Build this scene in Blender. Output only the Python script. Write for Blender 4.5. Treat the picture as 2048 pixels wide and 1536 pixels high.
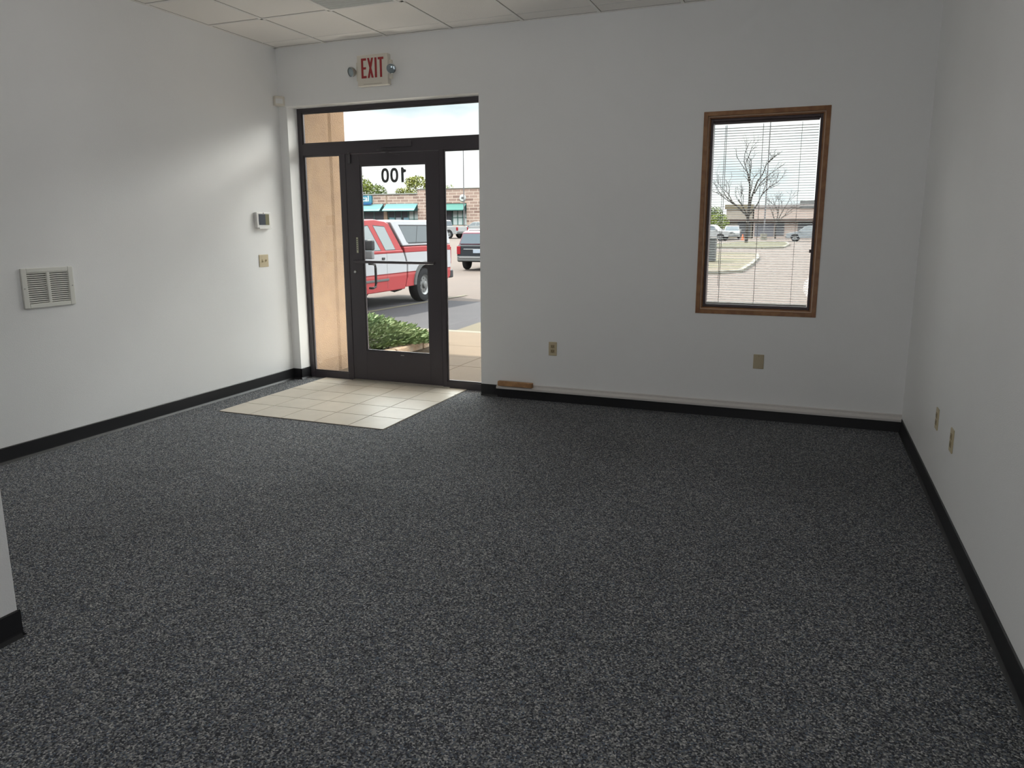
import bpy, bmesh, math, random
from mathutils import Vector, Matrix
PI = math.pi
S = bpy.context.scene
for o in list(bpy.data.objects):
    bpy.data.objects.remove(o)
COL = S.collection

# ------------------------------------------------------------------ camera
CAM_LOC = Vector((4.51384, -5.70092, 1.42848))
yaw, pitch, roll, FPX = -0.376879, -0.189385, -0.0017898, 1473.75
fwd = Vector((math.sin(yaw) * math.cos(pitch), math.cos(yaw) * math.cos(pitch), math.sin(pitch)))
rgt = Vector((math.cos(yaw), -math.sin(yaw), 0))
upv = rgt.cross(fwd)
r2 = rgt * math.cos(roll) + upv * math.sin(roll)
u2 = -rgt * math.sin(roll) + upv * math.cos(roll)
cam = bpy.data.cameras.new('camera')
cam.sensor_fit = 'HORIZONTAL'
cam.sensor_width = 36.0
cam.lens = 36.0 * FPX / 2048.0
cam.shift_y = -31.0 / 2048.0
cam.clip_start = 0.05
cam.clip_end = 900
co = bpy.data.objects.new('camera', cam)
COL.objects.link(co)
M = Matrix((r2, u2, -fwd)).transposed().to_4x4()
M.translation = CAM_LOC
co.matrix_world = M
S.camera = co

# ------------------------------------------------------------------ sky
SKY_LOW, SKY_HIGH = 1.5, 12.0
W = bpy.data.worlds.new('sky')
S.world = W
W.use_nodes = True
nt = W.node_tree
nt.nodes.clear()
out = nt.nodes.new('ShaderNodeOutputWorld')
bg = nt.nodes.new('ShaderNodeBackground')
tc = nt.nodes.new('ShaderNodeTexCoord')
mp = nt.nodes.new('ShaderNodeMapping')
mp.inputs['Scale'].default_value = (1.0, 1.0, 2.6)
nz = nt.nodes.new('ShaderNodeTexNoise')
nz.inputs['Scale'].default_value = 3.4
nz.inputs['Detail'].default_value = 5
nz.inputs['Roughness'].default_value = 0.5
rp = nt.nodes.new('ShaderNodeValToRGB')
rp.color_ramp.elements[0].position = 0.36
rp.color_ramp.elements[0].color = (0.53, 0.64, 0.69, 1)
rp.color_ramp.elements[1].position = 0.51
rp.color_ramp.elements[1].color = (1.0, 1.0, 1.0, 1)
nt.links.new(tc.outputs['Generated'], mp.inputs['Vector'])
nt.links.new(mp.outputs['Vector'], nz.inputs['Vector'])
nt.links.new(nz.outputs['Fac'], rp.inputs['Fac'])
nt.links.new(rp.outputs['Color'], bg.inputs['Color'])
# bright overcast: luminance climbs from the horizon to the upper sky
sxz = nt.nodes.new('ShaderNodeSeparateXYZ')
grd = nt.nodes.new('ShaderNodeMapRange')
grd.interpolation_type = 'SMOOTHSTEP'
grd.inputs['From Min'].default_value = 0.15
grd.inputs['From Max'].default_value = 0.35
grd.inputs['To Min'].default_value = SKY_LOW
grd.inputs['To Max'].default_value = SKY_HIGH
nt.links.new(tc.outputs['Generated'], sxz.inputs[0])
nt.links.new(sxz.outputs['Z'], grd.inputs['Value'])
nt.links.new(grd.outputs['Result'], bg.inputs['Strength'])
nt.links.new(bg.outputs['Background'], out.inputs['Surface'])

# ------------------------------------------------------------------ sun
sd = Vector((-1.3, 0.62, 1.75)).normalized()
sl = bpy.data.lights.new('sun', 'SUN')
sl.energy = 22.0
sl.angle = math.radians(1.2)
sl.color = (1.0, 0.93, 0.82)
so = bpy.data.objects.new('sun', sl)
COL.objects.link(so)
so.rotation_euler = sd.to_track_quat('Z', 'Y').to_euler()
so.location = (0, 20, 30)

# added fill lamps: one outside above the door, others out of frame indoors
def lamp(kind, loc, e, size, col=(1, 1, 1)):
    l = bpy.data.lights.new('lamp', kind)
    l.energy = e
    l.color = col
    if kind == 'AREA': l.size = size
    else: l.shadow_soft_size = size
    o = bpy.data.objects.new('lamp', l)
    COL.objects.link(o)
    o.location = loc
    return o
lamp('AREA', (1.3, 2.2, 3.3), 235, 2.6, (1.0, 0.88, 0.76))
for loc, e in (((1.6, -3.0, 2.52), 8), ((2.8, -3.0, 2.45), 10), ((2.9, -8.0, 1.9), 4), ((4.7, -6.5, 0.5), 32)):
    lamp('POINT', loc, e, 0.2, (1.0, 0.995, 0.985))
up = lamp('AREA', (1.05, 0.42, 0.0), 55, 0.3, (1.0, 0.90, 0.80))   # added upward fill standing in for light bounced off the walk
up.data.shape = 'RECTANGLE'
up.data.size, up.data.size_y = 0.8, 0.25
up.rotation_euler = (PI, 0, 0)


# sampling portals in the two openings of the room (they emit nothing)
def portal(x, y, z, w, h, rx):
    l = bpy.data.lights.new('portal', 'AREA')
    l.shape = 'RECTANGLE'
    l.size, l.size_y = w, h
    l.cycles.is_portal = True
    o = bpy.data.objects.new('portal', l)
    COL.objects.link(o)
    o.location = (x, y, z)
    o.rotation_euler = (rx, 0, 0)
portal(1.03, 0.21, 1.25, 1.9, 2.5, -PI / 2)
portal(4.18, 0.20, 1.515, 0.85, 1.46, -PI / 2)

# ------------------------------------------------------------------ exposure
S.view_settings.view_transform = 'Standard'
S.view_settings.look = 'None'
S.view_settings.exposure = 0.0
S.view_settings.gamma = 1.0
S.view_settings.use_curve_mapping = False
S.cycles.use_denoising = True
S.cycles.max_bounces = 12
S.cycles.diffuse_bounces = 7
S.cycles.transparent_max_bounces = 24
S.cycles.sample_clamp_indirect = 8

# ------------------------------------------------------------------ helpers
def mat(name, col, rough=0.6, metal=0.0, spec=0.5, bump=None, vary=None, coat=0.0):
    """bump=(scale,strength); vary=(scale,col2,lo,hi)"""
    m = bpy.data.materials.new(name)
    m.use_nodes = True
    t = m.node_tree
    b = t.nodes['Principled BSDF']
    b.inputs['Base Color'].default_value = (*col, 1)
    b.inputs['Roughness'].default_value = rough
    b.inputs['Metallic'].default_value = metal
    b.inputs['Specular IOR Level'].default_value = spec
    b.inputs['Coat Weight'].default_value = coat
    if bump or vary:
        c = t.nodes.new('ShaderNodeTexCoord')
    if vary:
        n = t.nodes.new('ShaderNodeTexNoise')
        n.inputs['Scale'].default_value = vary[0]
        n.inputs['Detail'].default_value = 4
        r = t.nodes.new('ShaderNodeValToRGB')
        r.color_ramp.elements[0].position = vary[2]
        r.color_ramp.elements[0].color = (*col, 1)
        r.color_ramp.elements[1].position = vary[3]
        r.color_ramp.elements[1].color = (*vary[1], 1)
        t.links.new(c.outputs['Object'], n.inputs['Vector'])
        t.links.new(n.outputs['Fac'], r.inputs['Fac'])
        t.links.new(r.outputs['Color'], b.inputs['Base Color'])
    if bump:
        n = t.nodes.new('ShaderNodeTexNoise')
        n.inputs['Scale'].default_value = bump[0]
        n.inputs['Detail'].default_value = 3
        bp = t.nodes.new('ShaderNodeBump')
        bp.inputs['Strength'].default_value = bump[1]
        bp.inputs['Distance'].default_value = 0.01
        t.links.new(c.outputs['Object'], n.inputs['Vector'])
        t.links.new(n.outputs['Fac'], bp.inputs['Height'])
        t.links.new(bp.outputs['Normal'], b.inputs['Normal'])
    return m

def glass_mat(name, tint=(0.93, 0.95, 0.94), refl=0.6):
    m = bpy.data.materials.new(name)
    m.use_nodes = True
    t = m.node_tree
    t.nodes.clear()
    o = t.nodes.new('ShaderNodeOutputMaterial')
    tr = t.nodes.new('ShaderNodeBsdfTransparent')
    tr.inputs['Color'].default_value = (*tint, 1)
    gl = t.nodes.new('ShaderNodeBsdfGlossy')
    gl.inputs['Roughness'].default_value = 0.02
    fr = t.nodes.new('ShaderNodeFresnel')
    fr.inputs['IOR'].default_value = 1.45
    mu = t.nodes.new('ShaderNodeMath')
    mu.operation = 'MULTIPLY'
    mu.inputs[1].default_value = refl
    mx = t.nodes.new('ShaderNodeMixShader')
    t.links.new(fr.outputs[0], mu.inputs[0])
    t.links.new(mu.outputs[0], mx.inputs[0])
    t.links.new(tr.outputs[0], mx.inputs[1])
    t.links.new(gl.outputs[0], mx.inputs[2])
    t.links.new(mx.outputs[0], o.inputs[0])
    return m

def wloc(o):
    v = Vector((0, 0, 0))
    while o is not None:
        v += o.location
        o = o.parent
    return v

class MB:
    """collects shapes; build() links them as ONE mesh object"""
    def __init__(self):
        self.bm = bmesh.new()
        self.mi = 0
    def face(self, vs):
        try:
            f = self.bm.faces.new(vs)
            f.material_index = self.mi
            return f
        except ValueError:
            return None
    def box(self, x0, x1, y0, y1, z0, z1):
        v = [self.bm.verts.new((x, y, z)) for z in (z0, z1) for y in (y0, y1) for x in (x0, x1)]
        for q in ((0, 2, 3, 1), (4, 5, 7, 6), (0, 1, 5, 4), (2, 6, 7, 3), (0, 4, 6, 2), (1, 3, 7, 5)):
            self.face([v[i] for i in q])
        return self
    def prism(self, pts, axis, a, b, fn=None):
        """polygon in the two other axes (in x,y,z order), swept along axis from a to b"""
        def P(p, t):
            if axis == 'x': q = (t, p[0], p[1])
            elif axis == 'y': q = (p[0], t, p[1])
            else: q = (p[0], p[1], t)
            return fn(*q) if fn else q
        A = [self.bm.verts.new(P(p, a)) for p in pts]
        B = [self.bm.verts.new(P(p, b)) for p in pts]
        n = len(pts)
        self.face(A[::-1])
        self.face(B)
        for i in range(n):
            self.face([A[i], A[(i + 1) % n], B[(i + 1) % n], B[i]])
        return self
    def quad(self, *pts):
        self.face([self.bm.verts.new(p) for p in pts])
        return self
    def tube(self, pts, rad, seg=8, cap=True):
        pts = [Vector(p) for p in pts]
        if not isinstance(rad, (list, tuple)): rad = [rad] * len(pts)
        rings = []
        for i, p in enumerate(pts):
            d = (pts[min(i + 1, len(pts) - 1)] - pts[max(i - 1, 0)]).normalized()
            a = Vector((0, 0, 1)) if abs(d.z) < 0.9 else Vector((1, 0, 0))
            s = d.cross(a).normalized()
            t = d.cross(s)
            rings.append([self.bm.verts.new(p + (s * math.cos(2 * PI * k / seg) + t * math.sin(2 * PI * k / seg)) * rad[i]) for k in range(seg)])
        for A, B in zip(rings, rings[1:]):
            for k in range(seg):
                self.face([A[k], A[(k + 1) % seg], B[(k + 1) % seg], B[k]])
        if cap:
            self.face(rings[0][::-1])
            self.face(rings[-1])
        return self
    def lathe(self, prof, center, axis, seg=24):
        """prof: (radius, offset along axis)"""
        c = Vector(center)
        d = Vector(axis).normalized()
        a = Vector((0, 0, 1)) if abs(d.z) < 0.9 else Vector((1, 0, 0))
        s = d.cross(a).normalized()
        t = d.cross(s)
        rings = []
        for r, h in prof:
            if r < 1e-6:
                rings.append([self.bm.verts.new(c + d * h)])
            else:
                rings.append([self.bm.verts.new(c + d * h + (s * math.cos(2 * PI * k / seg) + t * math.sin(2 * PI * k / seg)) * r) for k in range(seg)])
        for A, B in zip(rings, rings[1:]):
            for k in range(seg):
                k2 = (k + 1) % seg
                if len(A) == 1 and len(B) == 1: continue
                if len(A) == 1: self.face([A[0], B[k], B[k2]])
                elif len(B) == 1: self.face([A[k], B[0], A[k2]])
                else: self.face([A[k], B[k], B[k2], A[k2]])
        return self
    def build(self, name, m, parent=None, bevel=0.0, smooth=False, seg=2):
        bm = self.bm
        bmesh.ops.recalc_face_normals(bm, faces=bm.faces[:])
        if parent is not None:
            off = wloc(parent)
        else:
            xs = [v.co for v in bm.verts]
            off = Vector(((min(v.x for v in xs) + max(v.x for v in xs)) / 2, (min(v.y for v in xs) + max(v.y for v in xs)) / 2, min(v.z for v in xs)))
        for v in bm.verts: v.co -= off
        if smooth:
            for f in bm.faces: f.smooth = True
        me = bpy.data.meshes.new(name)
        bm.to_mesh(me)
        bm.free()
        for x in (m if isinstance(m, (list, tuple)) else [m]): me.materials.append(x)
        o = bpy.data.objects.new(name, me)
        COL.objects.link(o)
        if parent is not None: o.parent = parent
        else: o.location = off
        if bevel:
            md = o.modifiers.new('bevel', 'BEVEL')
            md.width = bevel
            md.segments = seg
            md.limit_method = 'ANGLE'
            md.angle_limit = math.radians(40)
        if smooth:
            md = o.modifiers.new('es', 'EDGE_SPLIT')
            md.split_angle = math.radians(40)
        return o

def tag(o, label, cat, group=None):
    o['label'] = label
    o['category'] = cat
    if group: o['group'] = group
    return o
def thing(name, label, cat, loc=(0, 0, 0), group=None):
    o = bpy.data.objects.new(name, None)
    o.empty_display_size = 0.1
    COL.objects.link(o)
    o.location = loc
    return tag(o, label, cat, group)
def struct(o):
    o['kind'] = 'structure'
    return o
def sempty(name, loc=(0, 0, 0)):
    o = bpy.data.objects.new(name, None)
    COL.objects.link(o)
    o.location = loc
    return struct(o)
def text_bm(mb, s, size, origin, ux, uz, sx=1.0, bold=0.0, depth=0.002):
    """lettering from the built-in font, laid in the plane spanned by ux (reading direction) and uz"""
    c = bpy.data.curves.new('t', 'FONT')
    c.body = s
    c.size = size
    c.offset = bold
    c.extrude = depth / 2
    c.align_x = 'CENTER'
    o = bpy.data.objects.new('t', c)
    COL.objects.link(o)
    dg = bpy.context.evaluated_depsgraph_get()
    me = bpy.data.meshes.new_from_object(o.evaluated_get(dg))
    ux, uz = Vector(ux), Vector(uz)
    n = ux.cross(uz)
    og = Vector(origin)
    base = len(mb.bm.verts)
    vs = [mb.bm.verts.new(og + ux * v.co.x * sx + uz * v.co.y + n * v.co.z) for v in me.vertices]
    for p in me.polygons: mb.face([vs[i] for i in p.vertices])
    bpy.data.objects.remove(o)
    bpy.data.curves.remove(c)
    bpy.data.meshes.remove(me)

H = 2.994
WX = 5.215

# ------------------------------------------------------------------ materials
M_wall = mat('wall_paint', (0.872, 0.878, 0.880), 0.55, bump=(220, 0.12), vary=(1.6, (0.85, 0.855, 0.857), 0.35, 0.7))
M_ceil = mat('ceiling_tile', (0.93, 0.90, 0.86), 0.9, bump=(260, 0.5))
M_grid = mat('ceiling_grid', (0.88, 0.86, 0.83), 0.45)
M_base = mat('black_vinyl', (0.012, 0.012, 0.014), 0.42)
M_bronze = mat('dark_bronze', (0.056, 0.048, 0.057), 0.38, metal=0.0, spec=0.5)
M_bronze2 = mat('bronze_stop', (0.10, 0.095, 0.10), 0.3, metal=0.6)
M_glass = glass_mat('clear_glass')
M_wood = mat('stained_oak', (0.24, 0.105, 0.04), 0.4, vary=(18, (0.34, 0.165, 0.065), 0.4, 0.65))
M_woodlt = mat('oak_highlight', (0.62, 0.46, 0.33), 0.35)
M_sash = mat('sash_bronze', (0.075, 0.05, 0.055), 0.45)
M_ivory = mat('ivory_plastic', (0.56, 0.48, 0.32), 0.4)
M_ivory2 = mat('ivory_dark', (0.34, 0.27, 0.16), 0.45)
M_white = mat('white_plastic', (0.80, 0.80, 0.78), 0.4)
M_offwh = mat('aged_white_plastic', (0.74, 0.70, 0.62), 0.45)
M_ventw = mat('vent_enamel', (0.76, 0.76, 0.71), 0.4)
M_dark = mat('dark_void', (0.02, 0.02, 0.02), 0.8)
M_black = mat('black_plastic', (0.02, 0.02, 0.022), 0.55, spec=0.15)
M_screen = mat('grey_screen', (0.035, 0.04, 0.055), 0.12)
M_red = mat('sign_red', (0.36, 0.03, 0.035), 0.5)
M_chrome = mat('chrome', (0.62, 0.65, 0.68), 0.18, metal=1.0)
M_steel = mat('steel', (0.45, 0.45, 0.44), 0.35, metal=1.0)
M_stucco = mat('tan_stucco', (0.211, 0.148, 0.099), 0.9, spec=0.1, bump=(90, 0.7), vary=(9, (0.190, 0.133, 0.092), 0.4, 0.65))
M_blind = mat('blind_vinyl', (0.50, 0.50, 0.48), 0.5, spec=0.2)
M_cord = mat('blind_cord', (0.30, 0.29, 0.28), 0.7)
M_lens = mat('prismatic_lens', (0.62, 0.64, 0.62), 0.25, bump=(300, 0.6))
M_pine = mat('pine', (0.47, 0.26, 0.12), 0.6, vary=(22, (0.36, 0.19, 0.085), 0.42, 0.6))
M_ledge = mat('ledge_paint', (0.62, 0.60, 0.58), 0.5)
M_thresh = mat('threshold_metal', (0.42, 0.39, 0.33), 0.45, metal=0.4)

def carpet():
    m = bpy.data.materials.new('loop_carpet')
    m.use_nodes = True
    t = m.node_tree
    b = t.nodes['Principled BSDF']
    b.inputs['Roughness'].default_value = 0.95
    b.inputs['Specular IOR Level'].default_value = 0.15
    c = t.nodes.new('ShaderNodeTexCoord')
    v = t.nodes.new('ShaderNodeTexVoronoi')
    v.inputs['Scale'].default_value = 200
    r = t.nodes.new('ShaderNodeValToRGB')
    r.color_ramp.interpolation = 'CONSTANT'
    cols = [(0.0, (0.052, 0.055, 0.063)), (0.28, (0.165, 0.168, 0.170)), (0.50, (0.100, 0.109, 0.130)), (0.66, (0.285, 0.290, 0.288)), (0.83, (0.130, 0.158, 0.200)), (0.92, (0.47, 0.465, 0.455))]
    while len(r.color_ramp.elements) < len(cols): r.color_ramp.elements.new(0.5)
    for e, (p, k) in zip(r.color_ramp.elements, cols):
        e.position = p
        e.color = (*k, 1)
    sp = t.nodes.new('ShaderNodeSeparateColor')
    n = t.nodes.new('ShaderNodeTexNoise')
    n.inputs['Scale'].default_value = 1.1
    n.inputs['Detail'].default_value = 3
    mr = t.nodes.new('ShaderNodeMapRange')
    mr.inputs['From Min'].default_value = 0.3
    mr.inputs['From Max'].default_value = 0.7
    mr.inputs['To Min'].default_value = 0.90
    mr.inputs['To Max'].default_value = 1.10
    mx = t.nodes.new('ShaderNodeMix')
    mx.data_type = 'RGBA'
    mx.blend_type = 'MULTIPLY'
    mx.inputs[0].default_value = 1
    bp = t.nodes.new('ShaderNodeBump')
    bp.inputs['Strength'].default_value = 0.9
    bp.inputs['Distance'].default_value = 0.006
    bp.invert = True
    L = t.links.new
    L(c.outputs['Object'], v.inputs['Vector'])
    L(v.outputs['Color'], sp.inputs[0])
    L(sp.outputs[0], r.inputs['Fac'])
    L(c.outputs['Object'], n.inputs['Vector'])
    L(n.outputs['Fac'], mr.inputs['Value'])
    L(r.outputs['Color'], mx.inputs['A'])
    L(mr.outputs['Result'], mx.inputs['B'])
    L(mx.outputs['Result'], b.inputs['Base Color'])
    L(v.outputs['Distance'], bp.inputs['Height'])
    L(bp.outputs['Normal'], b.inputs['Normal'])
    return m
M_carpet = carpet()

def brick(name, c1, c2, mortar, sx, scale, bw=0.5, rh=0.25, ms=0.02, rough=0.85, offset=0.5, axis=None):
    m = bpy.data.materials.new(name)
    m.use_nodes = True
    t = m.node_tree
    b = t.nodes['Principled BSDF']
    b.inputs['Roughness'].default_value = rough
    c = t.nodes.new('ShaderNodeTexCoord')
    mpn = t.nodes.new('ShaderNodeMapping')
    if axis == 'xz': mpn.inputs['Rotation'].default_value = (-PI / 2, 0, 0)
    k = t.nodes.new('ShaderNodeTexBrick')
    k.inputs['Color1'].default_value = (*c1, 1)
    k.inputs['Color2'].default_value = (*c2, 1)
    k.inputs['Mortar'].default_value = (*mortar, 1)
    k.inputs['Scale'].default_value = scale
    k.inputs['Brick Width'].default_value = bw
    k.inputs['Row Height'].default_value = rh
    k.inputs['Mortar Size'].default_value = ms
    k.offset = offset
    t.links.new(c.outputs['Object'], mpn.inputs['Vector'])
    t.links.new(mpn.outputs['Vector'], k.inputs['Vector'])
    t.links.new(k.outputs['Color'], b.inputs['Base Color'])
    return m
M_brick = brick('facade_brick', (0.20, 0.138, 0.110), (0.095, 0.055, 0.043), (0.26, 0.21, 0.175), 1, 1.0, 1.3, 0.42, 0.05, axis='xz')
M_tilef = mat('beige_tile', (0.57, 0.52, 0.445), 0.45, spec=0.25, vary=(7, (0.53, 0.485, 0.415), 0.35, 0.7))
M_grout = mat('grout', (0.17, 0.15, 0.125), 0.9)

# ------------------------------------------------------------------ room shell
YB = -9.2          # rear wall
b = MB(); b.box(-0.12, WX + 0.12, YB, 0.155, -0.12, 0.0)
fl = struct(b.build('floor', M_carpet))

# beige tile mat inset at the door: tiles on a grout bed
b = MB(); b.box(0.268, 1.775, -1.287, 0.135, 0.0, 0.003)
tb = struct(b.build('floor_tile_inset', M_grout))
b = MB()
for i in range(5):
    for j in range(5):
        x0 = 0.270 + i * 0.301; x1 = x0 + 0.294
        y0 = -1.285 + j * 0.301; y1 = min(y0 + 0.294, 0.134)
        if y0 < 0.13: b.box(x0, x1, y0, y1, 0.001, 0.0062)
b.build('tiles', M_tilef, tb, bevel=0.0012)

b = MB(); b.box(-0.12, WX + 0.12, YB, 0.0, H, H + 0.1)
struct(b.build('ceiling', M_ceil))
# suspended grid
b = MB()
TX = [0.528 + 0.6096 * k for k in range(0, 8)]
TY = [-0.196, -0.804] + [-0.804 - 0.6096 * k for k in range(1, 14)]
for x in TX: b.box(x - 0.012, x + 0.012, YB, 0.0, H - 0.006, H)
for i, y in enumerate(TY):
    h = 0.0015 if i == 0 else 0.006
    w = 0.003 if i == 0 else 0.012
    b.box(0.0, WX, y - w, y + w, H - h, H)
b.box(0.0, 0.022, YB, 0.0, H - 0.005, H); b.box(WX - 0.022, WX, YB, 0.0, H - 0.005, H); b.box(0, WX, -0.022, 0, H - 0.005, H)
struct(b.build('trim_1', M_grid))
# dark strips painting the shade line beside the grid bars
b = MB()
for x in TX:
    for e in (-0.0155, 0.0125): b.box(x + e, x + e + 0.003, YB, 0.0, H - 0.0012, H)
for i, y in enumerate(TY):
    for e in ((-0.0155, 0.0125) if i else (0.003,)): b.box(0.0, WX, y + e, y + e + 0.003, H - 0.0012, H)
b.box(0.022, WX, -0.0255, -0.0222, H - 0.0012, H); b.box(0.0222, 0.0255, YB, -0.022, H - 0.0012, H)
struct(b.build('trim_5', mat('grid_shade', (0.22, 0.21, 0.19), 0.9)))

b = MB(); b.box(-0.12, 0.0, YB, 0.30, 0, H); struct(b.build('wall_left', M_wall))
b = MB(); b.box(WX, WX + 0.12, YB, 0.30, 0, H); struct(b.build('wall_right', M_wall))
b = MB(); b.box(-0.12, WX + 0.12, YB - 0.12, YB, 0, H); struct(b.build('wall_rear', M_wall))
# front wall with the door niche and the window opening
DX0, DX1, DZ = 0.088, 1.972, 2.492
WX0, WX1, WZ0, WZ1 = 3.756, 4.604, 0.787, 2.243
b = MB()
for (x0, x1, z0, z1) in ((0, DX0, 0, H), (DX0, DX1, DZ, H), (DX1, WX0, 0, H), (WX0, WX1, 0, WZ0), (WX0, WX1, WZ1, H), (WX1, WX, 0, H)):
    b.box(x0, x1, 0.0, 0.155, z0, z1)
struct(b.build('wall_front', M_wall))
b = MB()
for (x0, x1, z0, z1) in ((-6, 0.098, -0.3, 4.6), (0.098, DX1 + 0.02, DZ + 0.02, 4.6), (DX1 + 0.02, WX0 + 0.02, -0.3, 4.6), (WX0 + 0.02, WX1 - 0.02, -0.3, WZ0 + 0.02), (WX0 + 0.02, WX1 - 0.02, WZ1 - 0.02, 4.6), (WX1 - 0.02, 12, -0.3, 4.6)):
    b.box(x0, x1, 0.155, 0.30, z0, z1)
struct(b.build('wall_exterior', M_stucco))
# stucco wing wall outside the left side light, with its vertical reveal
b = MB()
b.prism([(-0.5, 0.30), (0.098, 0.30), (0.098, 0.588), (0.085, 0.600), (0.085, 0.618), (0.098, 0.650), (0.098, 0.875), (-0.5, 0.875)], 'z', -0.3, 4.6)
struct(b.build('wall_wing', M_stucco))
# entrance canopy over the walk
b = MB(); b.box(-6, 3.7, 0.30, 3.53, 4.60, 4.85)
struct(b.build('trim_2', M_stucco))
# partition end at the near left
b = MB(); b.box(1.885, 2.0, YB, -4.112, 0, H); struct(b.build('wall_partition', M_wall, bevel=0.004))

# baseboards: 4 inch black cove base
def base_profile(b, x0, y0, x1, y1, nx, ny, h=0.102, t=0.006):
    d = Vector((x1 - x0, y1 - y0, 0)); n = Vector((nx, ny, 0))
    prof = [(0, 0), (0.016, 0), (0.013, 0.004), (t + 0.001, 0.014), (t, 0.02), (t, h - 0.004), (t - 0.003, h), (0, h)]
    P0 = Vector((x0, y0, 0))
    A = [b.bm.verts.new(P0 + n * p[0] + Vector((0, 0, p[1]))) for p in prof]
    B = [b.bm.verts.new(P0 + d + n * p[0] + Vector((0, 0, p[1]))) for p in prof]
    b.face(A); b.face(B[::-1])
    for i in range(len(prof)): b.face([A[i], B[i], B[(i + 1) % len(prof)], A[(i + 1) % len(prof)]])
b = MB(); base_profile(b, 0, YB, 0, 0, 1, 0)
struct(b.build('baseboard_left', M_base))
b = MB(); base_profile(b, 0, 0, DX0 + 0.006, 0, 0, -1); base_profile(b, DX0, -0.006, DX0, 0.14, 1, 0)
struct(b.build('baseboard_corner', M_base))
b = MB(); base_profile(b, DX1, 0, 2.128, 0, 0, -1)
b.box(2.128, WX, -0.016, 0, 0, 0.079)
struct(b.build('baseboard_front', M_base))
b = MB(); base_profile(b, WX, YB, WX, 0, -1, 0)
struct(b.build('baseboard_right', M_base))
b = MB(); base_profile(b, 2.0, YB, 2.0, -4.112, 1, 0); base_profile(b, 1.885, -4.112, 2.006, -4.112, 0, 1)
struct(b.build('baseboard_partition', M_base))
# stepped painted ledge above the front baseboard
b = MB()
b.prism([(0, 0.079), (-0.040, 0.079), (-0.042, 0.082), (-0.042, 0.096), (-0.036, 0.099), (-0.030, 0.104), (-0.018, 0.106), (-0.014, 0.112), (-0.014, 0.122), (-0.010, 0.126), (0, 0.126)], 'x', 2.128, WX)
struct(b.build('trim_3', M_ledge))
# little wood block on the ledge
b = MB(); b.box(2.145, 2.455, -0.052, -0.0145, 0.1066, 0.146)
tag(b.build('wood_block', M_pine, bevel=0.003), 'short offcut of brown wood lying on the ledge above the front baseboard', 'wood block')

# ------------------------------------------------------------------ storefront frame (window_2) and door (door_1)
FY0, FY1 = 0.14, 0.19
sf = sempty('window_2', (1.03, 0.165, 0))
b = MB()
b.box(DX0, 0.132, FY0, FY1, 0, DZ)                     # left jamb
b.box(1.928, DX1, FY0, FY1, 0, DZ)                     # right jamb
b.box(0.132, 1.928, FY0, FY1, 2.456, DZ)               # head
b.box(0.132, 1.928, FY0, FY1, 2.078, 2.176)            # transom bar
b.box(0.530, 0.586, FY0, FY1, 0, 2.078)                # left mullion
b.box(1.532, 1.572, FY0, FY1, 0, 2.078)                # right mullion
b.box(0.132, 0.530, FY0, FY1, 0, 0.062); b.box(1.572, 1.928, FY0, FY1, 0, 0.062)
b.build('frame', M_bronze, sf, bevel=0.002)
def stops(b, x0, x1, z0, z1):
    w, y0, y1 = 0.014, 0.150, 0.161
    b.box(x0, x0 + w, y0, y1, z0, z1); b.box(x1 - w, x1, y0, y1, z0, z1)
    b.box(x0 + w, x1 - w, y0, y1, z0, z0 + w); b.box(x0 + w, x1 - w, y0, y1, z1 - w, z1)
for (x0, x1, z0, z1) in ((0.132, 0.530, 0.062, 2.078), (1.572, 1.928, 0.062, 2.078), (0.132, 1.928, 2.176, 2.456)):
    b = MB(); stops(b, x0, x1, z0, z1)
    b.build('glazing_stop', M_bronze2, sf, bevel=0.0015)
    b = MB(); b.box(x0 + 0.004, x1 - 0.004, 0.163, 0.169, z0 + 0.004, z1 - 0.004)
    b.build('glass_pane', M_glass, sf)

LX0, LX1, LZ0, LZ1 = 0.589, 1.529, 0.016, 2.075
GX0, GX1, GZ0, GZ1 = 0.733, 1.405, 0.292, 1.978
dr = sempty('door_1', (1.06, 0.165, 0))
b = MB(); b.box(0.586, 1.600, 0.09, 0.20, 0.0, 0.013)
struct(b.build('trim_4', M_thresh, bevel=0.004))
b = MB()
b.box(LX0, GX0, 0.143, 0.187, LZ0, LZ1); b.box(GX1, LX1, 0.143, 0.187, LZ0, LZ1)
b.box(GX0, GX1, 0.143, 0.187, LZ0, GZ0); b.box(GX0, GX1, 0.143, 0.187, GZ1, LZ1)
leaf = b.build('door_leaf', M_bronze, dr, bevel=0.002)
b = MB(); stops(b, GX0, GX1, GZ0, GZ1); b.build('glazing_stop', M_bronze2, leaf, bevel=0.0015)
b = MB(); b.box(GX0 + 0.004, GX1 - 0.004, 0.163, 0.169, GZ0 + 0.004, GZ1 - 0.004); b.build('glass_pane', M_glass, leaf)
b = MB(); b.tube([(0.650, 0.118, 1.121), (1.478, 0.118, 1.118)], 0.0125, 12)
for x in (0.662, 1.466): b.tube([(x, 0.118, 1.12), (x, 0.145, 1.12)], 0.011, 10)
b.build('push_bar', M_bronze, leaf, smooth=True)
b = MB(); b.tube([(0.800, 0.188, 1.10), (0.800, 0.235, 1.09), (0.800, 0.245, 1.06), (0.800, 0.245, 0.92), (0.800, 0.235, 0.885), (0.800, 0.188, 0.875)], 0.012, 10)
b.tube([(0.765, 0.188, 0.875), (0.805, 0.188, 0.875)], 0.012, 10); b.tube([(0.765, 0.188, 1.10), (0.805, 0.188, 1.10)], 0.012, 10)
b.build('pull_handle', M_black, leaf, smooth=True)
b = MB(); b.box(0.672, 0.690, 0.1395, 0.143, 1.200, 1.340); b.mi = 1
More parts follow.
